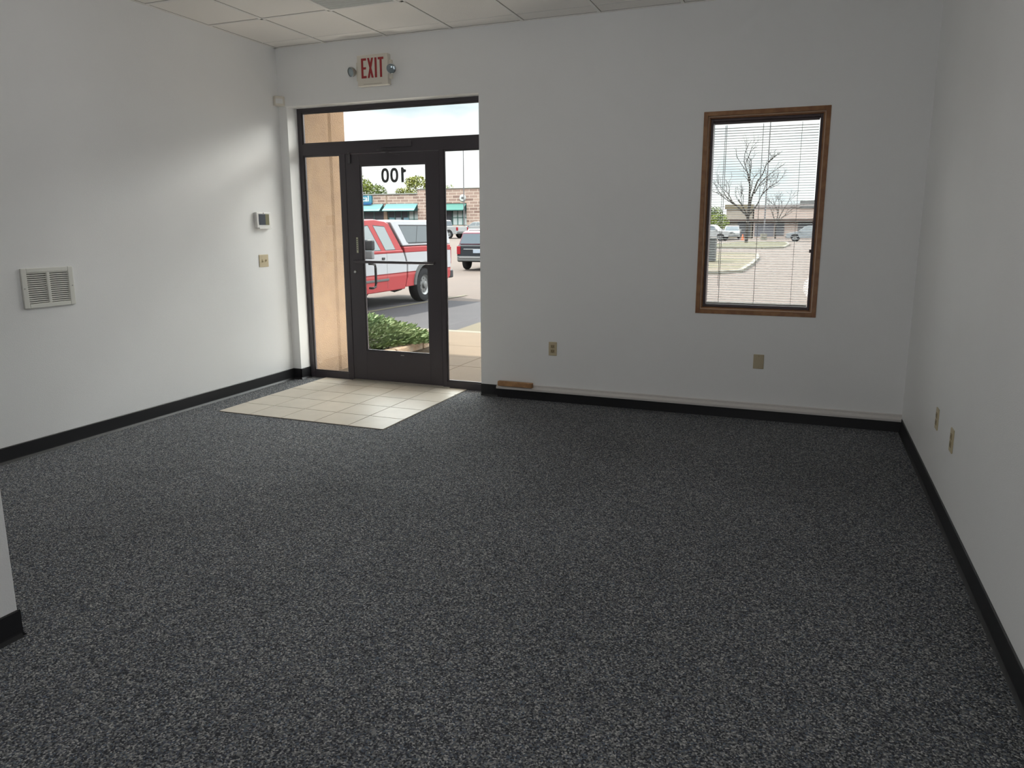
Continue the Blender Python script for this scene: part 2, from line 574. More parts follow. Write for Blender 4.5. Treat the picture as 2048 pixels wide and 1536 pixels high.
for k in range(6):
    b.box(0.676, 0.686, 0.1385, 0.1397, 1.225 + k * 0.018, 1.235 + k * 0.018)
b.build('latch_indicator', [mat('sticker', (0.55, 0.56, 0.42), 0.5), mat('sticker_dark', (0.12, 0.13, 0.12), 0.5)], leaf)
b = MB(); b.lathe([(0.0, -0.010), (0.012, -0.010), (0.016, -0.004), (0.017, 0.0)], (0.648, 0.143, 1.027), (0, 1, 0), 16)
b.build('lock_cylinder', M_steel, leaf, smooth=True)
b = MB(); b.box(0.622, 0.648, 0.128, 0.143, 1.995, 2.070); b.lathe([(0.011, 0), (0.011, 0.02), (0.0, 0.02)], (0.635, 0.135, 2.07), (0, 0, 1), 12)
b.build('pivot_hinge', M_bronze2, leaf, bevel=0.003)
b = MB(); b.box(1.10, 1.135, 0.1415, 0.143, 0.268, 0.274); b.build('door_badge', M_steel, leaf)
b = MB(); b.box(0.985, 1.275, 0.125, 0.143, 2.118, 2.165); b.build('door_closer', M_bronze, dr, bevel=0.004)
b = MB(); b.box(0.93, 1.13, 0.118, 0.126, 2.098, 2.104); b.prism([(0.925, 2.094), (0.935, 2.100), (1.16, 2.052), (1.15, 2.047)], 'y', 0.120, 0.127)
b.build('closer_arm', M_bronze2, dr)
# house number on the outer face of the glass, so it reads backwards from inside
def digit_ring(b, cx, z0, w, h, t):
    n = 28
    o = []; q = []
    for k in range(n):
        a = 2 * PI * k / n
        c_, s_ = math.cos(a), math.sin(a)
        pw = lambda v, e: math.copysign(abs(v) ** e, v)
        o.append((cx + w / 2 * pw(c_, .85), z0 + h / 2 + h / 2 * pw(s_, .85)))
        q.append((cx + (w / 2 - t) * pw(c_, .85), z0 + h / 2 + (h / 2 - t) * pw(s_, .85)))
    for k in range(n):
        b.prism([o[k], o[(k + 1) % n], q[(k + 1) % n], q[k]], 'y', 0.1695, 0.1705)
b = MB()
digit_ring(b, 0.980, 1.820, 0.079, 0.126, 0.0235); digit_ring(b, 1.073, 1.820, 0.081, 0.126, 0.0235)
b.prism([(1.143, 1.820), (1.168, 1.820), (1.168, 1.902), (1.192, 1.909), (1.192, 1.927), (1.173, 1.932), (1.162, 1.948), (1.143, 1.948)], 'y', 0.1695, 0.1705)
b.build('house_number', mat('number_vinyl', (0.05, 0.05, 0.055), 0.6), leaf)

# ------------------------------------------------------------------ window
wn = sempty('window_1', (4.18, 0.06, WZ0))
def ring(b, x0, x1, z0, z1, w, y0, y1):
    b.box(x0, x0 + w, y0, y1, z0, z1); b.box(x1 - w, x1, y0, y1, z0, z1)
    b.box(x0 + w, x1 - w, y0, y1, z0, z0 + w); b.box(x0 + w, x1 - w, y0, y1, z1 - w, z1)
b = MB(); ring(b, WX0, WX1, WZ0, WZ1, 0.030, -0.006, 0.15); b.build('wood_frame', M_wood, wn, bevel=0.002)
b = MB(); ring(b, WX0 + 0.030, WX1 - 0.030, WZ0 + 0.030, WZ1 - 0.030, 0.006, 0.022, 0.032); b.build('edge_highlight', M_woodlt, wn)  # pale strip stands for the highlight along the frame edge
b = MB(); ring(b, WX0 + 0.030, WX1 - 0.030, WZ0 + 0.030, WZ1 - 0.030, 0.016, 0.032, 0.15); b.build('wood_stop', M_wood, wn, bevel=0.003)
b = MB(); ring(b, WX0 + 0.046, WX1 - 0.046, WZ0 + 0.046, WZ1 - 0.046, 0.018, 0.045, 0.15); b.build('sash', M_sash, wn, bevel=0.003)
b = MB(); b.box(WX0 + 0.060, WX1 - 0.060, 0.118, 0.124, WZ0 + 0.060, WZ1 - 0.060); b.build('glass_pane', M_glass, wn)
b = MB(); b.box(4.528, 4.545, 0.036, 0.060, 1.245, 1.268); b.build('sash_latch', M_sash, wn)

BX0, BX1 = 3.823, 4.537
bl = thing('mini_blind', 'off white mini blind with open slats hanging in the wood framed window', 'blind', (4.18, 0.085, WZ0))
b = MB(); b.box(BX0, BX1, 0.070, 0.098, 2.162, 2.178); b.build('headrail', mat('headrail_backlit', (0.10, 0.075, 0.08), 0.45), bl, bevel=0.002)  # backlit darkness of the headrail is put into its colour
b = MB()
zb = 0.872
for k in range(71):
    z = zb + k * 0.0180
    if z > 2.160: break
    pr = [(0.0725, z + 0.0002), (0.079, z + 0.0018), (0.085, z + 0.0023), (0.091, z + 0.0018), (0.0975, z + 0.0002)]
    b.prism(pr + [(p[0], p[1] - 0.0013) for p in pr[::-1]], 'x', BX0 + 0.002, BX1 - 0.002)
b.build('slats', M_blind, bl)
b = MB(); b.box(BX0, BX1, 0.073, 0.097, 0.853, 0.866); b.build('bottom_rail', M_blind, bl, bevel=0.003)
for x in (3.912, 4.165, 4.425):
    b = MB(); b.tube([(x, 0.071, 0.86), (x, 0.071, 2.155)], 0.0012, 5); b.tube([(x, 0.099, 0.86), (x, 0.099, 2.155)], 0.0012, 5)
    b.build('ladder_cord', M_cord, bl)
b = MB(); b.tube([(3.906, 0.064, 0.99), (3.900, 0.066, 1.45), (3.905, 0.067, 2.15)], 0.0018, 5); b.build('tilt_wand', M_cord, bl)

# ------------------------------------------------------------------ wall fittings
def on_wall(cx, cz, wall):
    """maps (u across, d out of the wall, z) to the world; wall = front, left or right"""
    if wall == 'front': return lambda u, d, z: (cx + u, -d, cz + z)
    if wall == 'left': return lambda u, d, z: (d, cx + u, cz + z)
    return lambda u, d, z: (WX - d, cx - u, cz + z)
def fbox(b, F, u0, u1, d0, d1, z0, z1):
    p, q = F(u0, d0, z0), F(u1, d1, z1)
    b.box(min(p[0], q[0]), max(p[0], q[0]), min(p[1], q[1]), max(p[1], q[1]), min(p[2], q[2]), max(p[2], q[2]))
def outlet(cx, cz, wall, label, group=None, plug=False):
    F = on_wall(cx, cz, wall)
    t = thing('wall_outlet', label, 'outlet', F(0, 0, -0.057), group)
    b = MB(); fbox(b, F, -0.035, 0.035, 0, 0.006, -0.057, 0.057); b.build('cover_plate', M_ivory, t, bevel=0.003)
    for s in (-0.0195, 0.0195):
        b = MB(); fbox(b, F, -0.0165, 0.0165, 0.005, 0.0085, s - 0.014, s + 0.014); r = b.build('receptacle', M_ivory2, t, bevel=0.003)
        b = MB(); fbox(b, F, -0.008, -0.0055, 0.008, 0.0090, s - 0.003, s + 0.007); fbox(b, F, 0.0055, 0.008, 0.008, 0.0090, s - 0.003, s + 0.006); fbox(b, F, -0.002, 0.002, 0.008, 0.0090, s - 0.010, s - 0.006)
        b.build('slot', M_black, r)
    b = MB(); p = F(0, 0.006, 0); q = F(0, 1, 0); d = Vector(q) - Vector(F(0, 0, 0)); b.lathe([(0.003, 0), (0.0025, 0.001), (0, 0.001)], p, d, 10); b.build('screw', M_ivory2, t)
    return t
outlet(2.620, 0.444, 'front', 'ivory duplex outlet low on the front wall between the door and window')
outlet(-1.372, 0.432, 'right', 'ivory duplex outlet on the right wall, the one nearer the far corner')
outlet(-1.805, 0.432, 'right', 'ivory duplex outlet on the right wall, the one farther from the corner')
F = on_wall(4.234, 0.4415, 'front')
t = thing('blank_cover_plate', 'plain beige blank cover plate on the front wall below the window', 'wall plate', F(0, 0, -0.055))
b = MB(); fbox(b, F, -0.0375, 0.0375, 0, 0.006, -0.054, 0.054); b.build('cover_plate', mat('beige_plate', (0.47, 0.40, 0.27), 0.45), t, bevel=0.003)
for z in (-0.042, 0.042):
    b = MB(); b.lathe([(0.003, 0), (0.0025, 0.001), (0, 0.001)], F(0, 0.006, z), (0, -1, 0), 10); b.build('screw', M_ivory2, t)

F = on_wall(-0.330, 1.138, 'left')
t = thing('light_switch', 'ivory double toggle light switch on the left wall below the thermostat', 'light switch', F(0, 0, -0.057))
b = MB(); fbox(b, F, -0.060, 0.060, 0, 0.006, -0.055, 0.055); b.build('cover_plate', M_ivory, t, bevel=0.003)
for u, s in ((-0.023, -1), (0.023, 1)):
    b = MB(); fbox(b, F, u - 0.0055, u + 0.0055, 0.005, 0.0075, -0.012, 0.012); k = b.build('toggle_collar', M_ivory2, t)
    b = MB(); p0 = F(u, 0.006, 0); p1 = F(u, 0.019, 0.008 * s); b.tube([p0, p1], [0.0045, 0.0035], 8); b.build('toggle', M_ivory, k)

F = on_wall(-0.325, 1.494, 'left')
t = thing('wall_thermostat', 'white thermostat panel with grey screen on the left wall near the corner', 'thermostat', F(0, 0, -0.07))
b = MB(); fbox(b, F, -0.092, 0.092, 0, 0.030, -0.066, 0.068); b.build('case', M_white, t, bevel=0.005)
b = MB(); fbox(b, F, -0.068, 0.066, 0.0295, 0.0315, -0.042, 0.052); sc = b.build('screen', M_screen, t)
b = MB(); fbox(b, F, 0.018, 0.066, 0.0314, 0.0320, -0.042, 0.052); b.build('lit_panel', mat('lcd', (0.19, 0.18, 0.09), 0.2), sc)
b = MB(); fbox(b, F, -0.07, 0.088, 0.0, 0.040, -0.076, -0.066); b.build('flip_cover', M_white, t, bevel=0.003)
b = MB(); b.lathe([(0.005, 0), (0.004, 0.002), (0, 0.002)], F(-0.005, 0.030, 0.060), (1, 0, 0), 10); b.build('sensor_dot', M_black, t)

# return-air grille
F = on_wall(-2.386, 1.057, 'left')
t = thing('air_vent_grille', 'white louvered air vent grille with two columns of slats on the left wall', 'vent', F(0, 0, -0.125))
HW, HH = 0.176, 0.125
b = MB()
def frame_piece(b, u0, u1, z0, z1): fbox(b, F, u0, u1, 0.0, 0.014, z0, z1)
frame_piece(b, -HW, -HW + 0.036, -HH, HH); frame_piece(b, HW - 0.036, HW, -HH, HH)
frame_piece(b, -HW + 0.036, HW - 0.036, -HH, -HH + 0.028); frame_piece(b, -HW + 0.036, HW - 0.036, HH - 0.028, HH)
frame_piece(b, -0.011, 0.011, -HH + 0.028, HH - 0.028)
b.build('frame', M_ventw, t, bevel=0.004)
b = MB(); fbox(b, F, -HW + 0.03, HW - 0.03, 0.0005, 0.002, -HH + 0.02, HH - 0.02); b.build('backing', M_dark, t)
for (u0, u1) in ((-HW + 0.034, -0.009), (0.009, HW - 0.034)):
    b = MB()
    for k in range(15):
        z = -HH + 0.032 + k * 0.0131
        prof = [(0.003, z + 0.007), (0.0042, z + 0.0085), (0.0125, z + 0.0012), (0.0112, z - 0.0002)]
        b.prism([(p[0], 1.057 + p[1]) for p in prof], 'y', -2.386 + u0, -2.386 + u1) if False else None
        A = [F(u0, p[0], p[1]) for p in prof]; B = [F(u1, p[0], p[1]) for p in prof]
        va = [b.bm.verts.new(q) for q in A]; vb = [b.bm.verts.new(q) for q in B]
        b.face(va); b.face(vb[::-1])
        for i in range(4): b.face([va[i], vb[i], vb[(i + 1) % 4], va[(i + 1) % 4]])
    b.build('louvers', M_ventw, t)
for u in (-HW + 0.014, HW - 0.014):
    b = MB(); b.lathe([(0.004, 0), (0.0035, 0.0015), (0, 0.0015)], F(u, 0.014, 0.0), (1, 0, 0), 10); b.build('screw', M_steel, t)

# corner motion sensor
t = thing('motion_sensor', 'small aged white motion sensor in the corner left of the door', 'sensor', (0.02, -0.02, 2.49))
b = MB(); b.prism([(0.0, -0.07), (0.03, -0.075), (0.078, -0.03), (0.075, 0.0), (0.0, 0.0)], 'z', 2.497, 2.580); b.build('case', M_offwh, t, bevel=0.006)
b = MB(); b.prism([(0.033, -0.0765), (0.0775, -0.035), (0.074, -0.030), (0.030, -0.072)], 'z', 2.515, 2.556); b.build('lens', M_white, t, bevel=0.001)

# exit sign with two emergency lamp heads
t = thing('exit_sign', 'white EXIT sign with red letters and two lamp heads above the door', 'exit sign', (1.03, 0, 2.59))
SX0, SX1, SZ0, SZ1, SD = 0.874, 1.172, 2.602, 2.850, 0.052
b = MB(); b.box(SX0, SX1, -SD, 0, SZ0, SZ1); hs = b.build('housing', M_offwh, t, bevel=0.006)
for xb in (SX1 - 0.004, SX0 - 0.022):
    b = MB(); b.box(xb, xb + 0.026, -0.030, 0, SZ0 + 0.05, SZ1 - 0.05); b.build('side_bracket', M_offwh, t, bevel=0.004)
b = MB()
y0, y1 = -SD - 0.0015, -SD + 0.001
lz0, lz1 = 2.664, 2.822; sw = 0.020
ex = SX0 + 0.043
b.box(ex, ex + sw, y0, y1, lz0, lz1)
for z in (lz0, (lz0 + lz1) / 2 - 0.009, lz1 - 0.018): b.box(ex + sw, ex + (0.046 if z != lz0 and z < lz1 - 0.02 else 0.050), y0, y1, z, z + 0.018)
xx = ex + 0.060
b.prism([(xx, lz0), (xx + 0.019, lz0), (xx + 0.058, lz1), (xx + 0.039, lz1)], 'y', y0, y1)
b.prism([(xx + 0.039, lz0), (xx + 0.058, lz0), (xx + 0.019, lz1), (xx, lz1)], 'y', y0 - 0.0002, y1)
xi = ex + 0.131
b.box(xi, xi + sw, y0, y1, lz0, lz1)
xt = ex + 0.163
b.box(xt, xt + 0.054, y0, y1, lz1 - 0.018, lz1); b.box(xt + 0.017, xt + 0.037, y0, y1, lz0, lz1 - 0.018)
b.build('letters', M_red, hs)
b = MB(); b.box(SX0 + 0.06, SX1 - 0.06, -SD - 0.0012, -SD + 0.001, SZ0 + 0.012, SZ0 + 0.016); b.build('test_slot', mat('slot_grey', (0.5, 0.45, 0.38), 0.5), hs)
for (x, yy, z, dx) in ((0.832, -0.060, 2.722, -0.35), (1.215, -0.062, 2.722, 0.30)):
    b = MB(); d = Vector((dx, -1, -0.25)).normalized()
    c = Vector((x, yy, z))
    b.lathe([(0.0, -0.030), (0.020, -0.028), (0.034, -0.012), (0.040, 0.006), (0.040, 0.018), (0.036, 0.020)], c, d, 24)
    hd = b.build('lamp_head', M_steel if dx < 0 else M_chrome, t, smooth=True)
    b = MB(); b.lathe([(0.036, 0.016), (0.025, 0.020), (0, 0.022)], c, d, 24); b.build('lamp_lens', mat('lamp_lens', (0.35, 0.42, 0.46), 0.12, metal=0.5), hd, smooth=True)
    b = MB(); b.tube([c - d * 0.02, c - d * 0.02 + Vector((-0.02 if dx > 0 else 0.025, 0.03, -0.035)), (x + (-0.035 if dx > 0 else 0.035), -0.012, z - 0.04)], 0.006, 8); b.build('swivel_arm', M_offwh, hd)

# ceiling troffer
t = thing('ceiling_light', 'unlit recessed ceiling light with a ribbed clear lens near the door', 'ceiling light', (1.443, -1.42, H - 0.01))
TXa, TXb, TYa, TYb = 1.1376, 1.747, -2.023, -0.804
b = MB(); ring_b = b
for (x0, x1, y0, y1) in ((TXa + .012, TXb - .012, TYb - 0.035, TYb - .012), (TXa + .012, TXb - .012, TYa + .012, TYa + 0.035), (TXa + .012, TXa + 0.035, TYa + .035, TYb - .035), (TXb - 0.035, TXb - .012, TYa + .035, TYb - .035)):
    b.box(x0, x1, y0, y1, H - 0.012, H - 0.0005)
b.build('frame', M_grid, t, bevel=0.003)
b = MB(); b.box(TXa + 0.035, TXb - 0.035, TYa + 0.035, TYb - 0.035, H - 0.006, H - 0.001)
for k in range(26):
    y = TYb - 0.06 - k * 0.044
    if y < TYa + 0.05: break
    b.prism([(y - 0.012, H - 0.006), (y, H - 0.011), (y + 0.012, H - 0.006)], 'x', TXa + 0.04, TXb - 0.04)
b.build('lens', M_lens, t)

# ================================================================== OUTSIDE
INDOOR = set(bpy.data.materials.keys())
def sm(a, b_, t):
    t = min(1, max(0, (t - a) / (b_ - a)))
    return t * t * (3 - 2 * t)
GP = [(4, -.17), (5, -.22), (9, -.27), (22, -.43), (45, -.30), (95, -.10), (240, -.10)]
def gz(x, y):
    z = GP[0][1]
    if y >= GP[-1][0]: z = GP[-1][1]
    else:
        for (a, za), (c, zc) in zip(GP, GP[1:]):
            if a <= y < c: z = za + (zc - za) * (y - a) / (c - a); break
    r = min(1, max(0, (y - 25) / 70.0)) * 1.1 * sm(10, 26, -x)
    return z + r
OG, OV = 0.155, 0.16   # outdoor colours scaled below real reflectance, offsetting the over-bright sky and sun
def od(c, k): return tuple(v * k for v in c)
M_lot = mat('worn_asphalt', od((0.255, 0.189, 0.160), OG), 0.9, vary=(0.5, od((0.218, 0.165, 0.144), OG), 0.35, 0.7))
M_apron = mat('dark_asphalt', od((0.116, 0.106, 0.122), OG), 0.9, vary=(1.5, od((0.100, 0.093, 0.109), OG), 0.35, 0.7))
M_walk = mat('concrete_walk', od((0.393, 0.281, 0.184), OG), 0.85, bump=(60, 0.2), vary=(3, od((0.354, 0.254, 0.170), OG), 0.35, 0.7))
M_ramp = mat('tan_concrete', od((0.27, 0.22, 0.14), OG), 0.9)
M_curb = mat('curb_concrete', od((0.510, 0.465, 0.375), OG), 0.9)
M_line = mat('faded_yellow_paint', od((0.30, 0.26, 0.17), OG), 0.8)
M_grass = mat('dry_grass', od((0.17, 0.165, 0.075), OG), 0.95, vary=(1.2, od((0.22, 0.19, 0.11), OG), 0.35, 0.65))
M_soil = mat('mulch', od((0.10, 0.075, 0.05), OG), 0.95)
M_needle = mat('juniper_green', od((0.62, 0.95, 0.44), OV), 0.7, vary=(2.2, od((1.0, 1.30, 0.62), OV), 0.4, 0.62))
M_leaf = mat('leaf_green', od((0.309, 0.425, 0.056), OV), 0.65, vary=(0.7, od((0.570, 0.675, 0.094), OV), 0.38, 0.62))
M_leafd = mat('leaf_dark', od((0.173, 0.286, 0.052), OV), 0.65, vary=(0.7, od((0.346, 0.442, 0.065), OV), 0.4, 0.62))
M_leafy = mat('leaf_yellow', od((0.593, 0.611, 0.091), OV), 0.65, vary=(0.8, od((0.321, 0.390, 0.065), OV), 0.45, 0.62))
M_bark = mat('bark', (0.017, 0.014, 0.012), 0.9)

# ground
ys = [3.75, 4, 5, 7, 9, 12, 16, 22, 28, 35, 45, 55, 65, 75, 85, 95, 110, 140, 200, 240]
xs = [-180, -120, -90, -60, -45, -30, -26, -22, -18, -14, -10, -6, -2, 4, 12, 25, 60, 120]
b = MB()
V = [[b.bm.verts.new((x, y, gz(x, y))) for x in xs] for y in ys]
for j in range(len(ys) - 1):
    for i in range(len(xs) - 1): b.face([V[j][i], V[j][i + 1], V[j + 1][i + 1], V[j + 1][i]])
struct(b.build('ground', M_lot))
b = MB()
yy = [3.80, 5, 7, 9, 10.0]
V = [[b.bm.verts.new((x, y, gz(x, y) + 0.006)) for x in (-9, -0.2, 9)] for y in yy]
for j in range(len(yy) - 1):
    for i in range(2): b.face([V[j][i], V[j][i + 1], V[j + 1][i + 1], V[j + 1][i]])
struct(b.build('asphalt_apron', M_apron))
b = MB()
for (y0, y1) in ((0.19, 1.265), (1.271, 2.515), (2.521, 3.62)):
    for (x0, x1) in ((-1.4, -0.152), (-0.146, 1.15), (1.156, 2.5), (2.506, 3.9), (3.906, 12)):
        b.box(x0, x1, y0 if x0 > 0 or y0 > .5 else 0.19, y1, -0.3, -0.022)
b.box(-9, -1.406, 2.95, 3.62, -0.3, -0.022)
struct(b.build('sidewalk', M_walk, bevel=0.004))
b = MB(); b.box(-9, 12, 3.626, 3.79, -0.35, -0.022)
struct(b.build('curb', M_curb, bevel=0.02))
b = MB()
b.prism([(-0.12, 3.79), (-0.82, 6.2), (3.0, 6.2), (3.0, 3.79)], 'z', -0.35, -0.05, fn=lambda x, y, z: (x, y, z if z < -0.3 else (-0.03 - (y - 3.79) * 0.083)))
struct(b.build('curb_ramp', M_ramp))
b = MB()
A = [(-3.66, 6.2), (-3.54, 6.2), (-3.54, 11.6), (-3.66, 11.6)]
va = [b.bm.verts.new((x, y, gz(x, y) + 0.012)) for x, y in A]; b.face(va)
struct(b.build('parking_line', M_line))
# planter bed and edging stones
b = MB(); b.box(-4.0, 0.10, 0.90, 2.90, -0.3, 0.0)
struct(b.build('planter_bed', M_soil))
M_stone = mat('edging_stone', od((1.900, 1.520, 1.151), OG), 0.9, bump=(50, 0.8), vary=(8, od((1.900, 1.354, 0.950), OG), 0.4, 0.6))
stone_lab = ['tan edging stone of the planter nearest the glass door', 'tan edging stone second from the door, at the juniper', 'tan edging stone at the outer front end of the planter edge']
rs = random.Random(3)
yv = 0.92
for k in range(3):
    L = 0.60
    b = MB(); b.prism([(0.10 + k * .02, yv), (0.225 + k * .02, yv + .01), (0.245 + k * .02, yv + L - 0.01), (0.115 + k * .02, yv + L - 0.015)], 'z', -0.022, 0.065 + 0.004 * k)
    tag(b.build('edging_stone', M_stone, bevel=0.015), stone_lab[k], 'edging stone', 'edging stones along the planter')
    yv += L

# juniper: many small sprigs over a low mound
t = thing('juniper_shrub', 'low spreading green juniper in the planter outside the glass door', 'shrub', (-0.9, 1.9, 0.0))
rs = random.Random(7)
b = MB()
for k in range(15):
    a = rs.uniform(0, 2 * PI); rr = rs.uniform(0.3, 0.8)
    b.tube([(-0.95, 1.92, 0.0), (-0.95 + 0.5 * rr * math.cos(a), 1.92 + 0.35 * rr * math.sin(a), 0.10), (-0.95 + 1.05 * rr * math.cos(a), 1.92 + 0.70 * rr * math.sin(a), 0.14)], [0.02, 0.012, 0.004], 5)
b.build('stems', M_bark, t)
b = MB()
for k in range(13000):
    a = rs.uniform(0, 2 * PI); rr = math.sqrt(rs.random()) if k < 9000 else rs.uniform(0.78, 1.0)
    lob = 1 + 0.10 * math.sin(5 * a + 1) + 0.06 * math.sin(9 * a)
    x = -0.98 + 1.28 * rr * lob * math.cos(a); y = 1.93 + 0.97 * rr * lob * math.sin(a)
    hh = 0.25 * (1 - rr ** 3.2) + 0.09
    z = hh * (0.35 + 0.65 * rs.random() ** 0.6) + 0.02 * math.sin(9 * x) * math.cos(11 * y)
    if k >= 9000: z = hh * rs.random()
    d = Vector((math.cos(a) * (0.4 + rr) + rs.uniform(-.6, .6), math.sin(a) * (0.4 + rr) + rs.uniform(-.6, .6), rs.uniform(0.1, 1.0))).normalized()
    s = d.cross(Vector((rs.uniform(-1, 1), rs.uniform(-1, 1), 0.4))).normalized()
    P = Vector((x, y, max(z, 0.02))); Ln = rs.uniform(0.05, 0.10); w = rs.uniform(0.009, 0.016)
    if P.x > 0.02: P.z = max(P.z, 0.085)
    if P.y < 0.96 and P.x < 0.16: P.y = 0.96 + 0.1 * rs.random()
    b.quad(P - s * w * .5, P + d * Ln * .5 - s * w, P + d * Ln, P + d * Ln * .5 + s * w)
b.build('foliage', M_needle, t)

# ------------------------------------------------------------------ vehicles
M_tire = mat('tire_rubber', (0.009, 0.009, 0.010), 0.85)
M_rim = mat('wheel_steel', (0.126, 0.126, 0.126), 0.4, metal=0.5)
M_cglass = mat('car_glass', (0.05, 0.06, 0.07), 0.06, spec=0.8)
M_tglass = mat('light_car_glass', (0.080, 0.088, 0.094), 0.08, spec=0.8)
M_cabglass = mat('cab_glass', (0.155, 0.17, 0.175), 0.1)  # opaque; pale colour stands for sky seen through the cab
M_tail = mat('tail_red', (0.140, 0.008, 0.012), 0.25)
M_head = mat('headlight', (0.180, 0.186, 0.186), 0.1, metal=0.3)
M_grey = mat('grey_trim', (0.059, 0.059, 0.059), 0.6)

def wheel(parent, x, y, r, w, side):
    b = MB()
    c = (x, y, r)
    b.lathe([(r * .60, -w / 2 + .01), (r * .80, -w / 2), (r * .96, -w / 2 + .015), (r, -w / 2 + .05), (r, w / 2 - .05), (r * .96, w / 2 - .015), (r * .80, w / 2), (r * .60, w / 2 - .01)], c, (0, 1, 0), 32)
    ti = b.build('tire', M_tire, parent, smooth=True)
    b = MB()
    f = side * (w / 2)
    b.lathe([(r * .62, f - .015 * side), (r * .58, f - .02 * side), (r * .50, f - .05 * side), (r * .22, f - .045 * side), (r * .20, f + .0 * side), (r * .10, f + .012 * side), (0, f + .012 * side)], c, (0, 1, 0), 24)
    for k in range(8):
        a = 2 * PI * k / 8
        px, pz = x + r * .38 * math.cos(a), r + r * .38 * math.sin(a)
        b.lathe([(r * .055, f - .05 * side), (r * .05, f - .035 * side), (0, f - .035 * side)], (px, y, pz), (0, 1, 0), 8)
    b.build('rim', M_rim, ti, smooth=True)

def arch(cx, cz, r, n=14):
    return [(cx + r * math.cos(PI * k / n), max(cz + r * math.sin(PI * k / n), 0)) for k in range(n + 1)]
def taper_fn(z0, k, hw):
    def f(x, y, z):
        s = max(0, z - z0) * k
        return (x, (1 if y > 0 else -1) * (abs(y) - s), z)
    return f
def side_poly(b, pts, hw, z0, k, side, out=0.004, th=0.004):
    f = taper_fn(z0, k, hw)
    A = []; B = []
    for (x, z) in pts:
        q = f(x, side * hw, z)
        A.append(b.bm.verts.new((q[0], q[1] + side * out, q[2])))
        B.append(b.bm.verts.new((q[0], q[1] - side * th, q[2])))
    b.face(A if side > 0 else A[::-1]); b.face(B[::-1] if side > 0 else B)
    n = len(pts)
    for i in range(n): b.face([A[i], A[(i + 1) % n], B[(i + 1) % n], B[i]])

